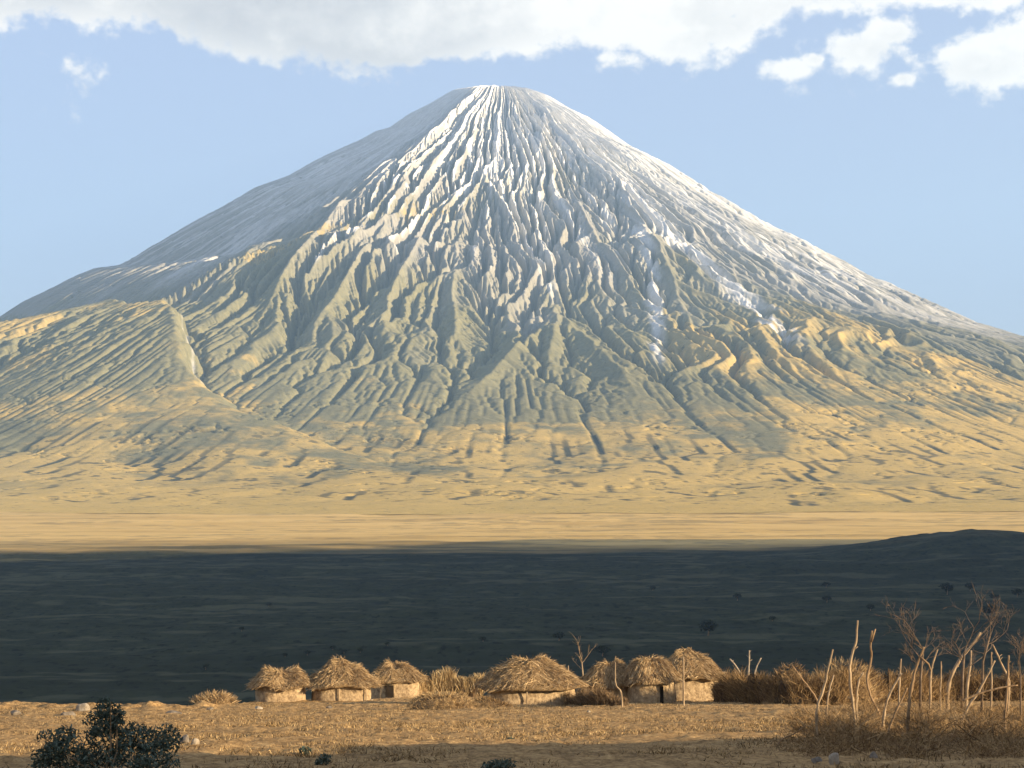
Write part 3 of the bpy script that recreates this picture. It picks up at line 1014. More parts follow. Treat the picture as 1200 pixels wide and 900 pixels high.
def crooked(name, label, cat, pix, r_px, mat, seed, group=None, y=None, part=None, parent=None, dy=0.0, fork=None):
    """A crooked pole through photo points; its foot stands on the ground, its parts stay near that distance."""
    foot = at(*pix[-1]) if y is None else above(pix[-1][0], pix[-1][1], y)
    rg = random.Random(seed)
    s = foot.y / F
    pts = []
    n = len(pix)
    for k, (px, py) in enumerate(pix[::-1]):
        pts.append(above(px, py, foot.y + dy * k / max(1, n - 1)))
    if y is None:
        pts[0] = foot - Vector((0, 0, 0.25))
    # smooth with extra points
    fine = []
    for k in range(len(pts) - 1):
        a0, a1, a2, a3 = pts[max(k - 1, 0)], pts[k], pts[k + 1], pts[min(k + 2, len(pts) - 1)]
        for j in range(4):
            t = j / 4
            fine.append(0.5 * ((2 * a1) + (a2 - a0) * t + (2 * a0 - 5 * a1 + 4 * a2 - a3) * t * t + (3 * a1 - a0 - 3 * a2 + a3) * t ** 3) + Vector((rg.gauss(0, .004), rg.gauss(0, .01), 0)))
    fine.append(pts[-1])
    m = len(fine)
    rad = [0.70 * r_px * s * (1.0 + 0.10 * rg.uniform(-1, 1) + (0.25 if rg.random() < 0.08 else 0)) * (1.0 - 0.42 * k / (m - 1)) for k in range(m)]
    mb = MB()
    mb.tube(fine, rad, 8, 0.14, seed)
    for _ in range(rg.choice((1, 2, 2, 3)) if r_px > 1.6 else 0):          # stubs of broken twigs
        k_ = rg.randint(m // 3, m - 2)
        d_ = Vector((rg.choice((-1, 1)) * rg.uniform(.5, 1), rg.uniform(-.4, .4), rg.uniform(.3, 1))).normalized()
        mb.tube([fine[k_], fine[k_] + d_ * rg.uniform(0.06, 0.18)], [rad[k_] * 0.5, rad[k_] * 0.25], 5, 0.1, seed + k_)
    for f in fork or ():
        q = [above(px, py, foot.y + dy * 0.8) for px, py in f]
        mb.tube(q, [r_px * s * (0.55 - 0.25 * k / max(1, len(q) - 1)) for k in range(len(q))], 6, 0.1, seed + 1)
    if parent is None:
        o = mb.build(name, mat, None, tuple(foot), smooth=True)
        tag(o, label, cat, group)
        return o
    o = mb.build(name, mat, parent, tuple(parent.location), smooth=True)
    return o


G_F = 'crooked poles of the fence at the lower right'
POSTS = [
    ([(1005, 727), (1003, 752), (997, 772), (996, 790), (999, 820), (1002, 845), (1004, 862)], 2.9, 'tallest pale crooked pole of the right-hand fence, bare and leaning slightly right at its top', None),
    ([(976, 761), (970, 785), (966, 805), (959, 825), (957, 848), (959, 872)], 2.7, 'pole at the left end of the right-hand fence, bent left in its lower half', None),
    ([(977, 791), (972, 808), (969, 828), (968, 848)], 2.2, 'short pale pole leaning against the left-end pole of the right-hand fence', None),
    ([(1022, 739), (1020, 757), (1021, 772), (1016, 795), (1020, 815), (1029, 833), (1036, 846)], 2.6, 'dark-topped wavy pole just right of the tallest pole', [[(1021, 752), (1026, 737)]]),
    ([(1012, 788), (1006, 800), (1004, 825), (1005, 850), (1006, 862)], 2.2, 'short curved pole close against the right side of the tallest pole', None),
    ([(1083, 758), (1076, 775), (1070, 795), (1066, 820), (1064, 845), (1064, 874)], 3.0, 'stout dark pole bending right at its top, in the middle of the right-hand fence', [[(1078, 770), (1088, 778), (1091, 786)]]),
    ([(1057, 789), (1048, 803), (1040, 820), (1036, 838), (1034, 856)], 2.4, 'slanting pale pole with a cut bright tip, left of the stout dark pole', None),
    ([(1063, 806), (1056, 822), (1048, 838), (1042, 856), (1041, 866)], 2.2, 'thin dark slanting pole crossing behind the foot of the stout dark pole', None),
    ([(1099, 761), (1094, 775), (1091, 788), (1090, 808), (1090, 832)], 2.2, 'straight thin pole right of the stout dark pole', None),
    ([(1149, 741), (1139, 756), (1125, 773), (1115, 792), (1111, 810), (1110, 832)], 3.2, 'thick pale pole curving strongly to the right towards its cut top', None),
    ([(1138, 762), (1137, 780), (1134, 800), (1132, 830)], 2.6, 'straight pale upright pole right of the strongly curved one', None),
    ([(1166, 774), (1156, 793), (1146, 812), (1134, 830), (1122, 850)], 2.6, 'long pole slanting down to the left, near the right end of the fence', None),
    ([(1163, 755), (1170, 770), (1177, 785), (1182, 796), (1182, 812), (1180, 840)], 2.4, 'pole leaning left at its top, crossing the slanting pole near the right edge', None),
    ([(1182, 768), (1181, 790), (1180, 815), (1178, 840), (1177, 862)], 2.6, 'upright brown pole close to the right edge of the picture', None),
    ([(1162, 764), (1162, 785), (1162, 810), (1161, 834)], 1.8, 'thin straight pole behind the crossing poles near the right edge', None),
    ([(1056, 772), (1055, 785), (1054, 800), (1053, 832)], 1.9, 'thin pale stake between the wavy pole and the stout dark pole', None),
    ([(1103, 775), (1103, 790), (1102, 815), (1102, 832)], 1.5, 'slender pale stake beside the straight thin pole', None),
    ([(1210, 750), (1206, 780), (1204, 815), (1203, 858)], 2.6, 'last pole of the right-hand fence, at the right edge of the picture', None),
]
for k, (pix, r, lb, fk) in enumerate(POSTS):
    far = pix[-1][1] < 840
    crooked('fence_pole', lb, 'pole', pix, r, M_BARK if k in (3, 5, 7, 13) else M_POLE, 300 + k, G_F, dy=0.0, fork=fk)
crooked('fallen_branch', 'dead branch lying across the lower part of the right-hand fence', 'branch', [(1193, 803), (1172, 806), (1150, 812), (1128, 821)], 1.9, M_BARK, 340, None, y=44.5)
crooked('fallen_branch', 'dark dead branch lying on the field left of the right-hand fence', 'branch', [(944, 850), (930, 860), (915, 868), (901, 875)], 1.6, M_BARK, 341)
crooked('leaning_branch', 'dark dead branch slanting out of the thorn barrier left of the fence poles', 'branch', [(928, 779), (938, 793), (948, 806), (958, 822), (960, 836)], 1.7, M_BARK, 342)
crooked('standing_pole', 'slender upright pole in front of the rightmost hut', 'pole', [(801, 770), (801, 790), (801, 810), (801, 828)], 1.7, M_POLE, 343)
crooked('standing_pole', 'pale pole with a crooked foot standing before the hut right of the largest one', 'pole', [(721, 776), (721, 790), (722, 803), (728, 812), (729, 829)], 1.5, M_POLE, 344)
crooked('standing_pole', 'short pale stake at the back of the largest hut, right of its roof', 'pole', [(666, 780), (666, 795), (666, 815)], 1.3, M_POLE, 345)
G3 = 'pale branches sticking out of the thorn barrier'
crooked('pale_branch', 'pale dead branch leaning left above the thorn barrier, right of the rightmost hut', 'branch', [(855, 772), (862, 780), (868, 790), (872, 803), (874, 824)], 2.0, M_PALE, 346, G3)
crooked('pale_branch', 'upright pale dead branch above the thorn barrier, middle one of three', 'branch', [(878, 762), (878, 775), (877, 790), (876, 824)], 1.9, M_PALE, 347, G3)
crooked('pale_branch', 'pale dead branch leaning right above the thorn barrier, rightmost of three', 'branch', [(892, 771), (887, 781), (884, 793), (880, 824)], 1.7, M_PALE, 348, G3)


# bare shrubs and trees
M_DEAD = solid_mat('dead_wood', (0.055, 0.04, 0.028), (0.20, 0.145, 0.10), 7.0, 0.9, 0.7, 0.01)


def bare_tree(name, label, trunk_pix, r_px, tips, seed, mat, group=None, spread=0.5, depth=5, y=None):
    foot = at(*trunk_pix[-1]) if y is None else above(*trunk_pix[-1], y)
    s = foot.y / F
    root = empty(name, foot)
    tag(root, label, 'tree', group)
    rg = random.Random(seed)
    o = tuple(foot)
    pts = [above(px, py, foot.y) for px, py in trunk_pix[::-1]]
    pts[0] = pts[0] - Vector((0, 0, 0.2))
    mb = MB()
    mb.tube(pts, [r_px * s * 0.75 * (1 - 0.4 * k / (len(pts) - 1)) for k in range(len(pts))], 8, 0.1, seed)
    tr = mb.build('trunk', mat, root, o, smooth=True)
    mb = MB()

    def grow(p, d, ln, r, lev):
        n = 4
        q = [p]
        for _ in range(n):
            d = (d + Vector((rg.gauss(0, .16), rg.gauss(0, .16), rg.gauss(0.03, .12)))).normalized()
            q.append(q[-1] + d * ln / n)
        mb.tube(q, [r * (1 - 0.5 * k / n) for k in range(n + 1)], 5 if lev > 1 else 4, 0.05, rg.randint(0, 9999), cap=False)
        if lev <= 0:
            return
        for _ in range(rg.choice((2, 3, 3))):
            k = rg.randint(1, n)
            nd = (d + Vector((rg.gauss(0, spread), rg.gauss(0, spread), rg.gauss(0.12, spread * 0.7)))).normalized()
            grow(q[k], nd, ln * rg.uniform(0.5, 0.8), max(r * 0.55, 0.0035), lev - 1)

    for (fx_, fy_), (tx_, ty_) in tips:
        a_ = above(fx_, fy_, foot.y)
        b_ = above(tx_, ty_, foot.y + rg.uniform(-0.3, 0.3))
        d = b_ - a_
        grow(a_, d.normalized(), d.length * 0.72, r_px * s * 0.26, depth - 1)
    mb.build('branches', mat, root, o)
    return root


G_T = 'bare dry shrubs around the right-hand fence'
bare_tree('bare_tree', 'bare dry tree with fine upward twigs behind the stout dark pole', [(1082, 762), (1079, 790), (1078, 834)], 2.4,
          [((1082, 762), (1065, 706)), ((1081, 775), (1042, 735)), ((1080, 790), (1050, 765)), ((1082, 765), (1092, 732)), ((1081, 780), (1100, 758))], 401, M_DEAD, G_T)
bare_tree('bare_tree', 'bare dry tree with spreading crooked limbs behind the strongly curved pole', [(1130, 765), (1128, 790), (1127, 836)], 2.8,
          [((1130, 765), (1140, 708)), ((1130, 768), (1150, 722)), ((1129, 775), (1118, 735)), ((1130, 785), (1160, 760)), ((1129, 780), (1122, 748))], 402, M_DEAD, G_T)
bare_tree('bare_tree', 'bare dry tree leaning right, between the crossing poles and the right edge', [(1160, 745), (1152, 775), (1150, 838)], 2.2,
          [((1160, 745), (1175, 716)), ((1158, 755), (1190, 735)), ((1155, 765), (1178, 750)), ((1160, 748), (1160, 722))], 403, M_DEAD, G_T)
bare_tree('bare_tree', 'bare dry shrub of thin twigs at the right edge of the picture', [(1196, 790), (1196, 815), (1196, 850)], 1.8,
          [((1196, 790), (1185, 752)), ((1196, 790), (1202, 745)), ((1196, 800), (1182, 780)), ((1196, 795), (1215, 765))], 404, M_DEAD, G_T)
bare_tree('bare_tree', 'small pale bare tree standing behind the huts, right of the largest hut', [(682, 777), (683, 790), (684, 812)], 1.5,
          [((682, 777), (673, 752)), ((682, 777), (690, 760)), ((683, 785), (668, 775)), ((682, 780), (680, 764))], 405, M_POLE, None, 0.35, 3)

# dry scrub under the fence
rg = np.random.default_rng(77)
spots = []
while len(spots) < 150:
    px, py = rg.uniform(940, 1230), rg.uniform(831, 890)
    if px < 985 and py < 846:
        continue
    spots.append((px, py))
mb = MB()
for px, py in spots:
    p = np.array(tuple(at(px, py)))
    n = int(rg.uniform(60, 330))
    rr = np.sqrt(rg.random(n)) * rg.uniform(0.25, 0.85)
    th = rg.random(n) * 2 * math.pi
    H_ = rg.choice([0.18, 0.28, 0.4, 0.6, 0.85], p=[.3, .3, .2, .13, .07])
    P0 = p + np.stack([rr * np.cos(th), rr * np.sin(th), rg.random(n) ** 2 * H_ * 0.6 - 0.03], 1)
    hgt = H_ * rg.uniform(0.3, 1.0, n)
    dv = np.stack([rg.normal(size=n) * 0.9, rg.normal(size=n) * 0.9, np.abs(rg.normal(size=n)) * 0.5 + 0.25], 1)
    dv /= np.linalg.norm(dv, axis=1, keepdims=True)
    mb.ribbons(P0, P0 + dv * hgt[:, None], rg.uniform(0.004, 0.013, n), 0.14, rg)
o = mb.build('undergrowth', M_BRUSH)
tag(o, 'dry brown twiggy undergrowth at the foot of the right-hand fence', 'undergrowth', None, 'stuff')
# ------------------------------------------------------------------ grass, bush, stones, plain trees
rg = np.random.default_rng(88)
n = 420000
dd_ = 26 + (116 - 26) * rg.random(n) ** 0.8
xx_ = (rg.random(n) * 2 - 1) * dd_ * 0.29
zz_ = ground_z(xx_, dd_)
cl = fbm(xx_ / 1.6, dd_ / 1.6, 701, 3) + 0.4 * fbm(xx_ / 6, dd_ / 6, 711, 2)
kp = cl > rg.uniform(-0.25, 0.75, n)
kp &= ~((dd_ > 62) & (dd_ < 82) & (rg.random(n) < 0.3))
P0 = np.stack([xx_, dd_, zz_ - 0.01], 1)[kp]
n = len(P0)
ln = rg.uniform(0.04, 0.13, n)
dv = np.stack([rg.normal(size=n) * 0.6, rg.normal(size=n) * 0.6, rg.uniform(0.4, 1.1, n)], 1)
dv /= np.linalg.norm(dv, axis=1, keepdims=True)
mb = MB()
mb.ribbons(P0, P0 + dv * ln[:, None], rg.uniform(0.008, 0.022, n), 0.1, rg)
M_GRASS = fibre_mat('dry_grass_blades', (0.04, 0.025, 0.012), (0.27, 0.175, 0.08), (0.56, 0.40, 0.20), 0.9)
tag(mb.build('dry_grass', M_GRASS), 'short dry grass tufts scattered over the field before the huts', 'grass', None, 'stuff')


def stone(name, label, px, py, w_px, h_px, mat, seed, group=None):
    p = at(px, py)
    s = p.y / F
    rd = random.Random(seed)
    import bmesh
    bm = bmesh.new()
    bmesh.ops.create_icosphere(bm, subdivisions=3, radius=1.0)
    cuts = [(Vector((rd.gauss(0, 1), rd.gauss(0, 1), rd.gauss(0.3, 1))).normalized(), rd.uniform(0.55, 0.85)) for _ in range(9)]
    for v in bm.verts:
        for nrm, lim in cuts:
            dd = v.co.dot(nrm) - lim
            if dd > 0:
                v.co -= nrm * dd * 0.9
        v.co *= 1 + rd.uniform(-0.03, 0.03)
        v.co.x *= w_px * s * 0.55
        v.co.y *= w_px * s * 0.45
        v.co.z *= h_px * s * 0.62
        v.co.z += h_px * s * 0.35
    me = bpy.data.meshes.new(name)
    bm.to_mesh(me)
    bm.free()
    o = link(name, me, mat)
    o.location = p
    o.rotation_euler = (0, 0, rd.uniform(0, 6.28))
    return tag(o, label, 'stone', group)


G_S = 'stones lying on the bank at the left'
stone('field_stone', 'larger pale stone on the left bank, just right of the top of the dark bush', 97, 834, 15, 11, M_PALE, 1, G_S)
stone('field_stone', 'grey stone on the left bank close to the left edge', 18, 838, 14, 6, M_ROCK, 2, G_S)
stone('field_stone', 'dark stone low on the bank, left of the top of the dark bush', 80, 840, 16, 7, M_ROCK, 3, G_S)
stone('field_stone', 'long dark stone on the bank, between the dark bush and the straw heap', 203, 838, 20, 6, M_ROCK, 4, G_S)
stone('field_stone', 'small stone on the bank just below the straw heap', 246, 833, 9, 5, M_ROCK, 5, G_S)
stone('field_stone', 'white stone on the bank just below the leftmost hut', 303, 832, 12, 5, M_PALE, 6, G_S)
stone('field_stone', 'flat stone on the bank below the second hut from the left', 386, 831, 10, 4, M_ROCK, 7, G_S)
stone('field_stone', 'pale blocky stone beside a dark one, right of the dark bush', 228, 876, 13, 13, M_PALE, 8)
stone('field_stone', 'dark rounded stone beside a pale blocky one, right of the dark bush', 217, 871, 15, 11, M_ROCK, 9)
stone('field_stone', 'white round stone at the bottom edge, left of the fence poles', 978, 896, 15, 15, M_PALE, 10)
stone('field_stone', 'bluish grey stone at the bottom edge, left of the white round one', 957, 894, 15, 8, M_ROCK, 11)
stone('field_stone', 'grey stone at the bottom edge, right of the white round one', 1024, 892, 12, 12, M_ROCK, 12)
stone('field_stone', 'small white stone on the field in front of the largest hut', 690, 836, 5, 4, M_PALE, 13)
stone('field_stone', 'small white stone at the foot of the second hut from the left', 434, 822, 6, 4, M_PALE, 14)


def leafy(name, cat, label, px, py, lobes, n, seed, mat, leaf=(0.03, 0.07), group=None, stems=9):
    """Bush: stems and leaf blades spread through several lobes given in photo pixels (x, y, rx, ry)."""
    rg = np.random.default_rng(seed)
    rd = random.Random(seed)
    p = at(px, py)
    s = p.y / F
    root = empty(name, p)
    tag(root, label, cat, group)
    o = np.array(tuple(p))
    mb = MB()
    cen = []
    for lx, ly, rx, ry in lobes:
        c = above(lx, ly, p.y + rd.uniform(-0.25, 0.25))
        cen.append((np.array(tuple(c)), rx * s, ry * s))
        foot = Vector(p) + Vector((rd.uniform(-.12, .12), rd.uniform(-.1, .1), -0.1))
        mid = (foot + c) / 2 + Vector((rd.uniform(-.1, .1), 0, -0.05))
        for _ in range(max(1, stems // len(lobes))):
            e = c + Vector((rd.gauss(0, .5) * rx * s, rd.gauss(0, .3) * rx * s, rd.gauss(0.3, .5) * ry * s))
            mb.tube([foot, mid, e], [0.016, 0.011, 0.004], 5, 0.1, rd.randint(0, 999))
    mb.build('stems', M_BARK, root, tuple(p))
    tot = sum(c[1] * c[2] for c in cen)
    mb = MB()
    for c, rx, rz in cen:
        k = int(n * rx * rz / tot)
        v = rg.normal(size=(k, 3))
        v /= np.linalg.norm(v, axis=1, keepdims=True)
        r = rg.random((k, 1)) ** 0.42
        q = v * r * np.array([rx, rx * 0.8, rz])
        # clumps and gaps
        keep = fbm(q[:, 0] / 0.10 + q[:, 1] / 0.13 + seed, q[:, 2] / 0.09 + q[:, 1] / 0.2, 720, 3) > rg.uniform(-0.40, 0.40, k)
        q = q[keep] + c - o
        k = len(q)
        d = rg.normal(size=(k, 3)) + np.array([0, 0, 0.5])
        d /= np.linalg.norm(d, axis=1, keepdims=True)
        L = rg.uniform(leaf[0], leaf[1], k)
        mb.ribbons(q, q + d * L[:, None], L * 0.45, 0.1, rg, L * 0.2)
    mb.build('leaves', mat, root)
    return root


leafy('leafy_bush', 'bush', 'dark grey-green bush in shade at the bottom left', 126, 906,
      [(70, 872, 30, 22), (122, 850, 26, 30), (150, 868, 36, 22), (190, 868, 24, 20), (100, 890, 52, 18), (168, 892, 46, 18), (55, 890, 22, 16), (122, 832, 9, 16), (138, 838, 8, 12)], 10500, 801, M_LEAF)
G_W = 'small dark plants on the field'
leafy('low_plant', 'plant', 'small dark plant at the bottom of the field, right of the leafy bush', 380, 899, [(381, 890, 8, 7), (374, 894, 6, 5)], 500, 802, M_LEAF, (0.02, 0.05), G_W, 4)
leafy('low_plant', 'plant', 'tiny dark plant on the field below the second hut from the left', 358, 885, [(358, 880, 7, 5)], 500, 803, M_LEAF, (0.02, 0.045), G_W, 3)
leafy('low_plant', 'plant', 'wide dark plant at the bottom edge below the largest hut', 588, 903, [(588, 896, 18, 7), (575, 898, 12, 5)], 900, 804, M_LEAF, (0.02, 0.05), G_W, 4)
leafy('low_plant', 'plant', 'speck of a dark plant on the field below the largest hut', 598, 870, [(598, 867, 4, 3)], 200, 805, M_LEAF, (0.02, 0.04), G_W, 3)


# ---- trees and bushes on the dark plain
def plain_at(px, py):
    a, b = ray(px, py)
    t = np.geomspace(420, 4000, 6000)
    g = plain_z(a * t, t)
    hit = np.nonzero(g >= EYE + b * t)[0]
    k = hit[0] if len(hit) else len(t) - 1
    return Vector((float(a * t[k]), float(t[k]), float(g[k])))


def plain_tree(name, px, py, w_px, label, seed, group):
    rg = np.random.default_rng(seed)
    p = plain_at(px, py)
    s = p.y / F
    W = w_px * s / 2
    Hh = W * rg.uniform(0.9, 1.2)
    root = empty(name, p)
    tag(root, label, 'tree', group)
    mb = MB()
    mb.tube([(0, 0, -0.3), (0.05 * W, 0, Hh * 0.45), (0.0, 0, Hh * 0.8)], [0.07 * W + 0.05, 0.05 * W + 0.03, 0.03 * W], 6, 0.1, seed)
    for k in range(4):
        a = k * 1.57 + rg.random()
        mb.tube([(0.03 * W, 0, Hh * 0.4), (W * 0.3 * math.cos(a), W * 0.3 * math.sin(a), Hh * 0.7), (W * 0.6 * math.cos(a), W * 0.6 * math.sin(a), Hh * 0.95)], [0.03 * W, 0.022 * W, 0.01 * W], 5, 0.1, seed + k)
    mb.build('trunk', M_BARK, root)
    n = 420
    v = rg.normal(size=(n, 3))
    v /= np.linalg.norm(v, axis=1, keepdims=True)
    q = v * rg.random((n, 1)) ** 0.4 * np.array([W, W, Hh * 0.45]) * rg.uniform(0.8, 1.1, (n, 1)) + np.array([0, 0, Hh * 0.85])
    keep = vnoise(q[:, 0] / (W * .35) + seed, q[:, 1] / (W * .35) + q[:, 2] / (W * .3), 730) > 0.32
    q = q[keep]
    d = rg.normal(size=q.shape)
    d /= np.linalg.norm(d, axis=1, keepdims=True)
    mb = MB()
    mb.ribbons(q, q + d * W * 0.22, np.full(len(q), W * 0.16), 0.1, rg, np.full(len(q), W * 0.08))
    mb.build('crown', M_ACACIA, root)
    return root


G_A = 'dark acacias scattered over the shaded plain'
TREES = [
    (706, 769, 20, 'round dark acacia on the plain, just above the hut right of the largest'),
    (830, 745, 24, 'wide dark acacia on the shaded plain, above and right of the rightmost hut'),
    (655, 751, 16, 'dark acacia on the shaded plain, above the right half of the largest hut'),
    (968, 689, 11, 'upper of two small acacias one above the other, right of centre on the plain'),
    (969, 706, 12, 'lower of two small acacias one above the other, right of centre on the plain'),
    (864, 704, 11, 'small acacia on the shaded plain, left of the pair standing one above the other'),
    (1110, 697, 18, 'wide dark acacia below the dark hill on the right'),
    (1137, 693, 14, 'smaller dark acacia beside the wide one below the dark hill'),
    (1165, 704, 12, 'dark acacia on the shaded plain, right of the two below the dark hill'),
    (1192, 700, 14, 'dark acacia at the right edge of the shaded plain'),
    (1160, 723, 22, 'large dark acacia on the plain behind the leaning bare tree'),
    (315, 711, 7, 'speck-sized acacia alone on the left part of the shaded plain'),
    (283, 740, 7, 'tiny acacia alone on the plain, above the leftmost hut'),
    (334, 770, 7, 'tiny acacia just above the leftmost hut'),
    (360, 768, 8, 'tiny acacia between the roofs of the two leftmost huts'),
    (403, 766, 8, 'tiny acacia right of the peak of the second hut'),
    (390, 762, 9, 'tiny acacia just over the peak of the second hut'),
    (422, 765, 8, 'tiny acacia above the gap right of the second hut'),
    (454, 757, 7, 'tiny acacia above the third hut from the left'),
    (241, 785, 8, 'small acacia on the near plain above the straw heap'),
    (566, 752, 9, 'small acacia on the plain above the right end of the stalk fence'),
    (765, 692, 8, 'speck-sized acacia in the middle of the shaded plain'),
    (905, 728, 9, 'small acacia on the plain above the heap of dry sticks'),
    (1020, 716, 10, 'small acacia on the plain behind the tallest pole'),
]
for k, (px, py, wp, lb) in enumerate(TREES):
    plain_tree('acacia_tree', px, py, wp, lb, 900 + k, G_A)
# ------------------------------------------------------------------ air
me = bpy.data.meshes.new('haze')
hx, hy0, hy1, hz0, hz1 = 14000.0, -5000.0, 15500.0, -215.0, 2120.0
vs = [(x, y, z) for z in (hz0, hz1) for y in (hy0, hy1) for x in (-hx, hx)]
me.from_pydata(vs, [], [(0, 2, 3, 1), (4, 5, 7, 6), (0, 1, 5, 4), (2, 6, 7, 3), (0, 4, 6, 2), (1, 3, 7, 5)])
mh = bpy.data.materials.new('haze')
mh.use_nodes = True
nt = mh.node_tree
nt.nodes.remove(nt.nodes['Principled BSDF'])
pv = node(nt, 'ShaderNodeVolumePrincipled')
pv.inputs['Color'].default_value = (0.42, 0.68, 1.0, 1)
pv.inputs['Density'].default_value = 4.7e-5
pv.inputs['Anisotropy'].default_value = 0.2
nt.links.new(pv.outputs[0], nt.nodes['Material Output'].inputs['Volume'])
hz = link('haze', me, mh)
hz['kind'] = 'stuff'
# ------------------------------------------------------------------ light, air, view
SUN_AZ, SUN_EL = math.radians(68), math.radians(13)     # azimuth to the right of straight behind the camera
to_sun = Vector((math.sin(SUN_AZ) * math.cos(SUN_EL), -math.cos(SUN_AZ) * math.cos(SUN_EL), math.sin(SUN_EL)))
sl = bpy.data.lights.new('sun', 'SUN')
sl.energy = 5.0
sl.angle = math.radians(0.5)
sl.color = (1.0, 0.79, 0.51)
so = bpy.data.objects.new('sun', sl)
COL.objects.link(so)
so.rotation_euler = to_sun.to_track_quat('Z', 'Y').to_euler()
so.location = (200, -200, 400)

w = bpy.data.worlds.new('World')
SC.world = w
w.use_nodes = True
nt = w.node_tree
bg = nt.nodes['Background']
sky = node(nt, 'ShaderNodeTexSky', sky_type='NISHITA')
sky.sun_disc = False
sky.sun_elevation = SUN_EL
# Nishita: rotation 0 puts the sun at +Y, growing clockwise seen from above
sky.sun_rotation = math.pi - SUN_AZ
sky.altitude = 1000
sky.air_density = 1.0
sky.dust_density = 0.8
sky.ozone_density = 3.2

# clouds, laid out on the sphere of directions: azimuth and elevation, in 1/2400 radian
def mth(op, a, b=None, c=None):
    n = node(nt, 'ShaderNodeMath', operation=op)
    for k, v in enumerate((a, b, c)):
        if v is None:
            continue
        if isinstance(v, (int, float)):
            n.inputs[k].default_value = v
        else:
            nt.links.new(v, n.inputs[k])
    return n.outputs[0]


tc = node(nt, 'ShaderNodeTexCoord')
sx = node(nt, 'ShaderNodeSeparateXYZ')
nt.links.new(tc.outputs['Generated'], sx.inputs[0])
az = mth('MULTIPLY', mth('ARCTAN2', sx.outputs[0], sx.outputs[1]), 2400)
el = mth('MULTIPLY', mth('ARCSINE', sx.outputs[2]), 2400)


def cnoise(scale, detail, rough, sx_=1.0, off=0.0):
    cv = node(nt, 'ShaderNodeCombineXYZ')
    nt.links.new(mth('MULTIPLY', az, sx_ / scale), cv.inputs[0])
    nt.links.new(mth('MULTIPLY', el, 1.0 / scale), cv.inputs[1])
    cv.inputs[2].default_value = off
    n = node(nt, 'ShaderNodeTexNoise')
    n.inputs['Scale'].default_value = 1.0
    n.inputs['Detail'].default_value = detail
    n.inputs['Roughness'].default_value = rough
    nt.links.new(cv.outputs[0], n.inputs['Vector'])
    return mth('SUBTRACT', n.outputs['Fac'], 0.5)


nA, nB, nC = cnoise(70, 7, 0.62, 0.8, 3.1), cnoise(26, 6, 0.6, 0.9, 7.7), cnoise(190, 4, 0.5, 0.55, 1.3)
EDGE = [(-900, 70), (-600, 54), (-450, 50), (-410, 62), (-340, 76), (-250, 88), (-170, 100), (-135, 103), (-100, 90), (-75, 88), (-45, 83), (-20, 80), (5, 77), (60, 70), (120, 66),
        (160, 74), (185, 94), (210, 95), (235, 85), (268, 78), (295, 62), (322, 46), (355, 36), (420, 36), (450, 32), (520, 40), (560, 44), (600, 30), (900, 50)]
fc = node(nt, 'ShaderNodeFloatCurve')
cu = fc.mapping.curves[0]
fc.mapping.use_clip = True
while len(cu.points) < len(EDGE):
    cu.points.new(0.5, 0.5)
for k, (x_, y_) in enumerate(EDGE):
    cu.points[k].location = ((x_ + 900) / 1800.0, (555 - y_ - 400) / 200.0)
    cu.points[k].handle_type = 'AUTO_CLAMPED'
fc.mapping.update()
nt.links.new(mth('MULTIPLY_ADD', az, 1 / 1800.0, 0.5), fc.inputs['Value'])
edge = mth('MULTIPLY_ADD', fc.outputs[0], 200.0, 400.0)
dens = mth('DIVIDE', mth('SUBTRACT', el, edge), 20.0)
dens = mth('MINIMUM', dens, mth('MULTIPLY_ADD', nC, 9.0, mth('MULTIPLY_ADD', el, -1 / 110.0, 7.5)))      # breaks up higher in the sky
for (px_, py_, rx_, ry_, k_) in [(1015, 68, 80, 34, 1.7), (1045, 52, 55, 26, 1.6), (985, 64, 34, 14, 1.2), (1150, 92, 95, 38, 1.9), (1130, 60, 70, 10, 0.4), (1190, 72, 85, 44, 1.8), (925, 87, 34, 14, 1.4), (955, 78, 20, 11, 1.6), (1056, 103, 20, 12, 1.5),
                                (92, 110, 26, 28, 0.55), (990, 116, 26, 7, 0.3), (725, 72, 40, 10, 0.5), (985, 42, 30, 6, 0.35)]:
    e1 = mth('MULTIPLY', mth('SUBTRACT', az, px_ - 600.0), 1.0 / rx_)
    e2 = mth('MULTIPLY', mth('SUBTRACT', el, 555.0 - py_), 1.0 / ry_)
    dens = mth('MAXIMUM', dens, mth('MULTIPLY', mth('SUBTRACT', 1.0, mth('SQRT', mth('ADD', mth('MULTIPLY', e1, e1), mth('MULTIPLY', e2, e2)))), k_))
dn = mth('ADD', dens, mth('ADD', mth('MULTIPLY', nA, 3.8), mth('MULTIPLY', nB, 2.8)))
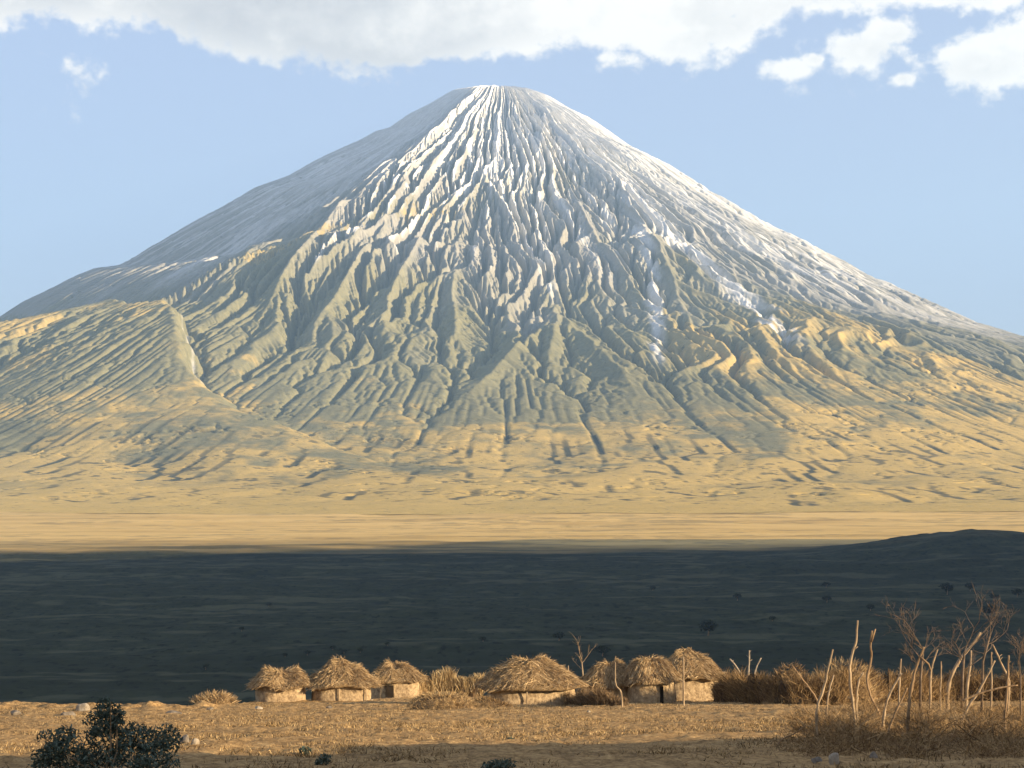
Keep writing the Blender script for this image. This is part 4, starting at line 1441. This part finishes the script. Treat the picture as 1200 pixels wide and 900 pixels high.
mr = node(nt, 'ShaderNodeMapRange', interpolation_type='SMOOTHSTEP')
mr.inputs['From Min'].default_value = 0.0
mr.inputs['From Max'].default_value = 1.0
nt.links.new(dn, mr.inputs['Value'])
cov = mth('MULTIPLY', mr.outputs[0], 0.97)
# grey undersides to the left, sunlit white to the right and along the lower rims
fc2 = node(nt, 'ShaderNodeFloatCurve')
cu = fc2.mapping.curves[0]
SH = [(-900, 0.8), (-600, 0.66), (-430, 0.62), (-300, 0.40), (-180, 0.42), (-80, 0.55), (20, 0.85), (200, 1.0), (420, 0.92), (900, 0.9)]
while len(cu.points) < len(SH):
    cu.points.new(0.5, 0.5)
for k, (x_, y_) in enumerate(SH):
    cu.points[k].location = ((x_ + 900) / 1800.0, y_)
fc2.mapping.update()
nt.links.new(mth('MULTIPLY_ADD', az, 1 / 1800.0, 0.5), fc2.inputs['Value'])
rim = node(nt, 'ShaderNodeMapRange', interpolation_type='SMOOTHSTEP')
rim.inputs['From Min'].default_value = 0.2
rim.inputs['From Max'].default_value = 1.5
rim.inputs['To Min'].default_value = 0.28
rim.inputs['To Max'].default_value = -0.02
nt.links.new(dn, rim.inputs['Value'])
lit = mth('ADD', fc2.outputs[0], mth('ADD', rim.outputs[0], mth('ADD', mth('MULTIPLY_ADD', nB, 0.7, mth('MULTIPLY', nA, 1.0)), mth('MULTIPLY', nC, 0.8))))
ccol = ramp(nt, lit, [(0.0, (2.2, 2.22, 2.35)), (0.5, (3.2, 3.15, 3.1)), (1.0, (4.6, 4.4, 4.1))])
hazy = mix(nt, 0.72, sky.outputs[0], (2.05, 2.22, 2.95))          # thin high veil
final = mix(nt, cov, hazy, ccol)
nt.links.new(final, bg.inputs['Color'])
bg.inputs['Strength'].default_value = 0.085
SC.view_settings.view_transform = 'Standard'
SC.view_settings.look = 'None'
SC.view_settings.exposure = 1.72
SC.view_settings.gamma = 1.0
SC.cycles.use_denoising = True
SC.cycles.max_bounces = 4
SC.cycles.denoising_prefilter = 'ACCURATE'
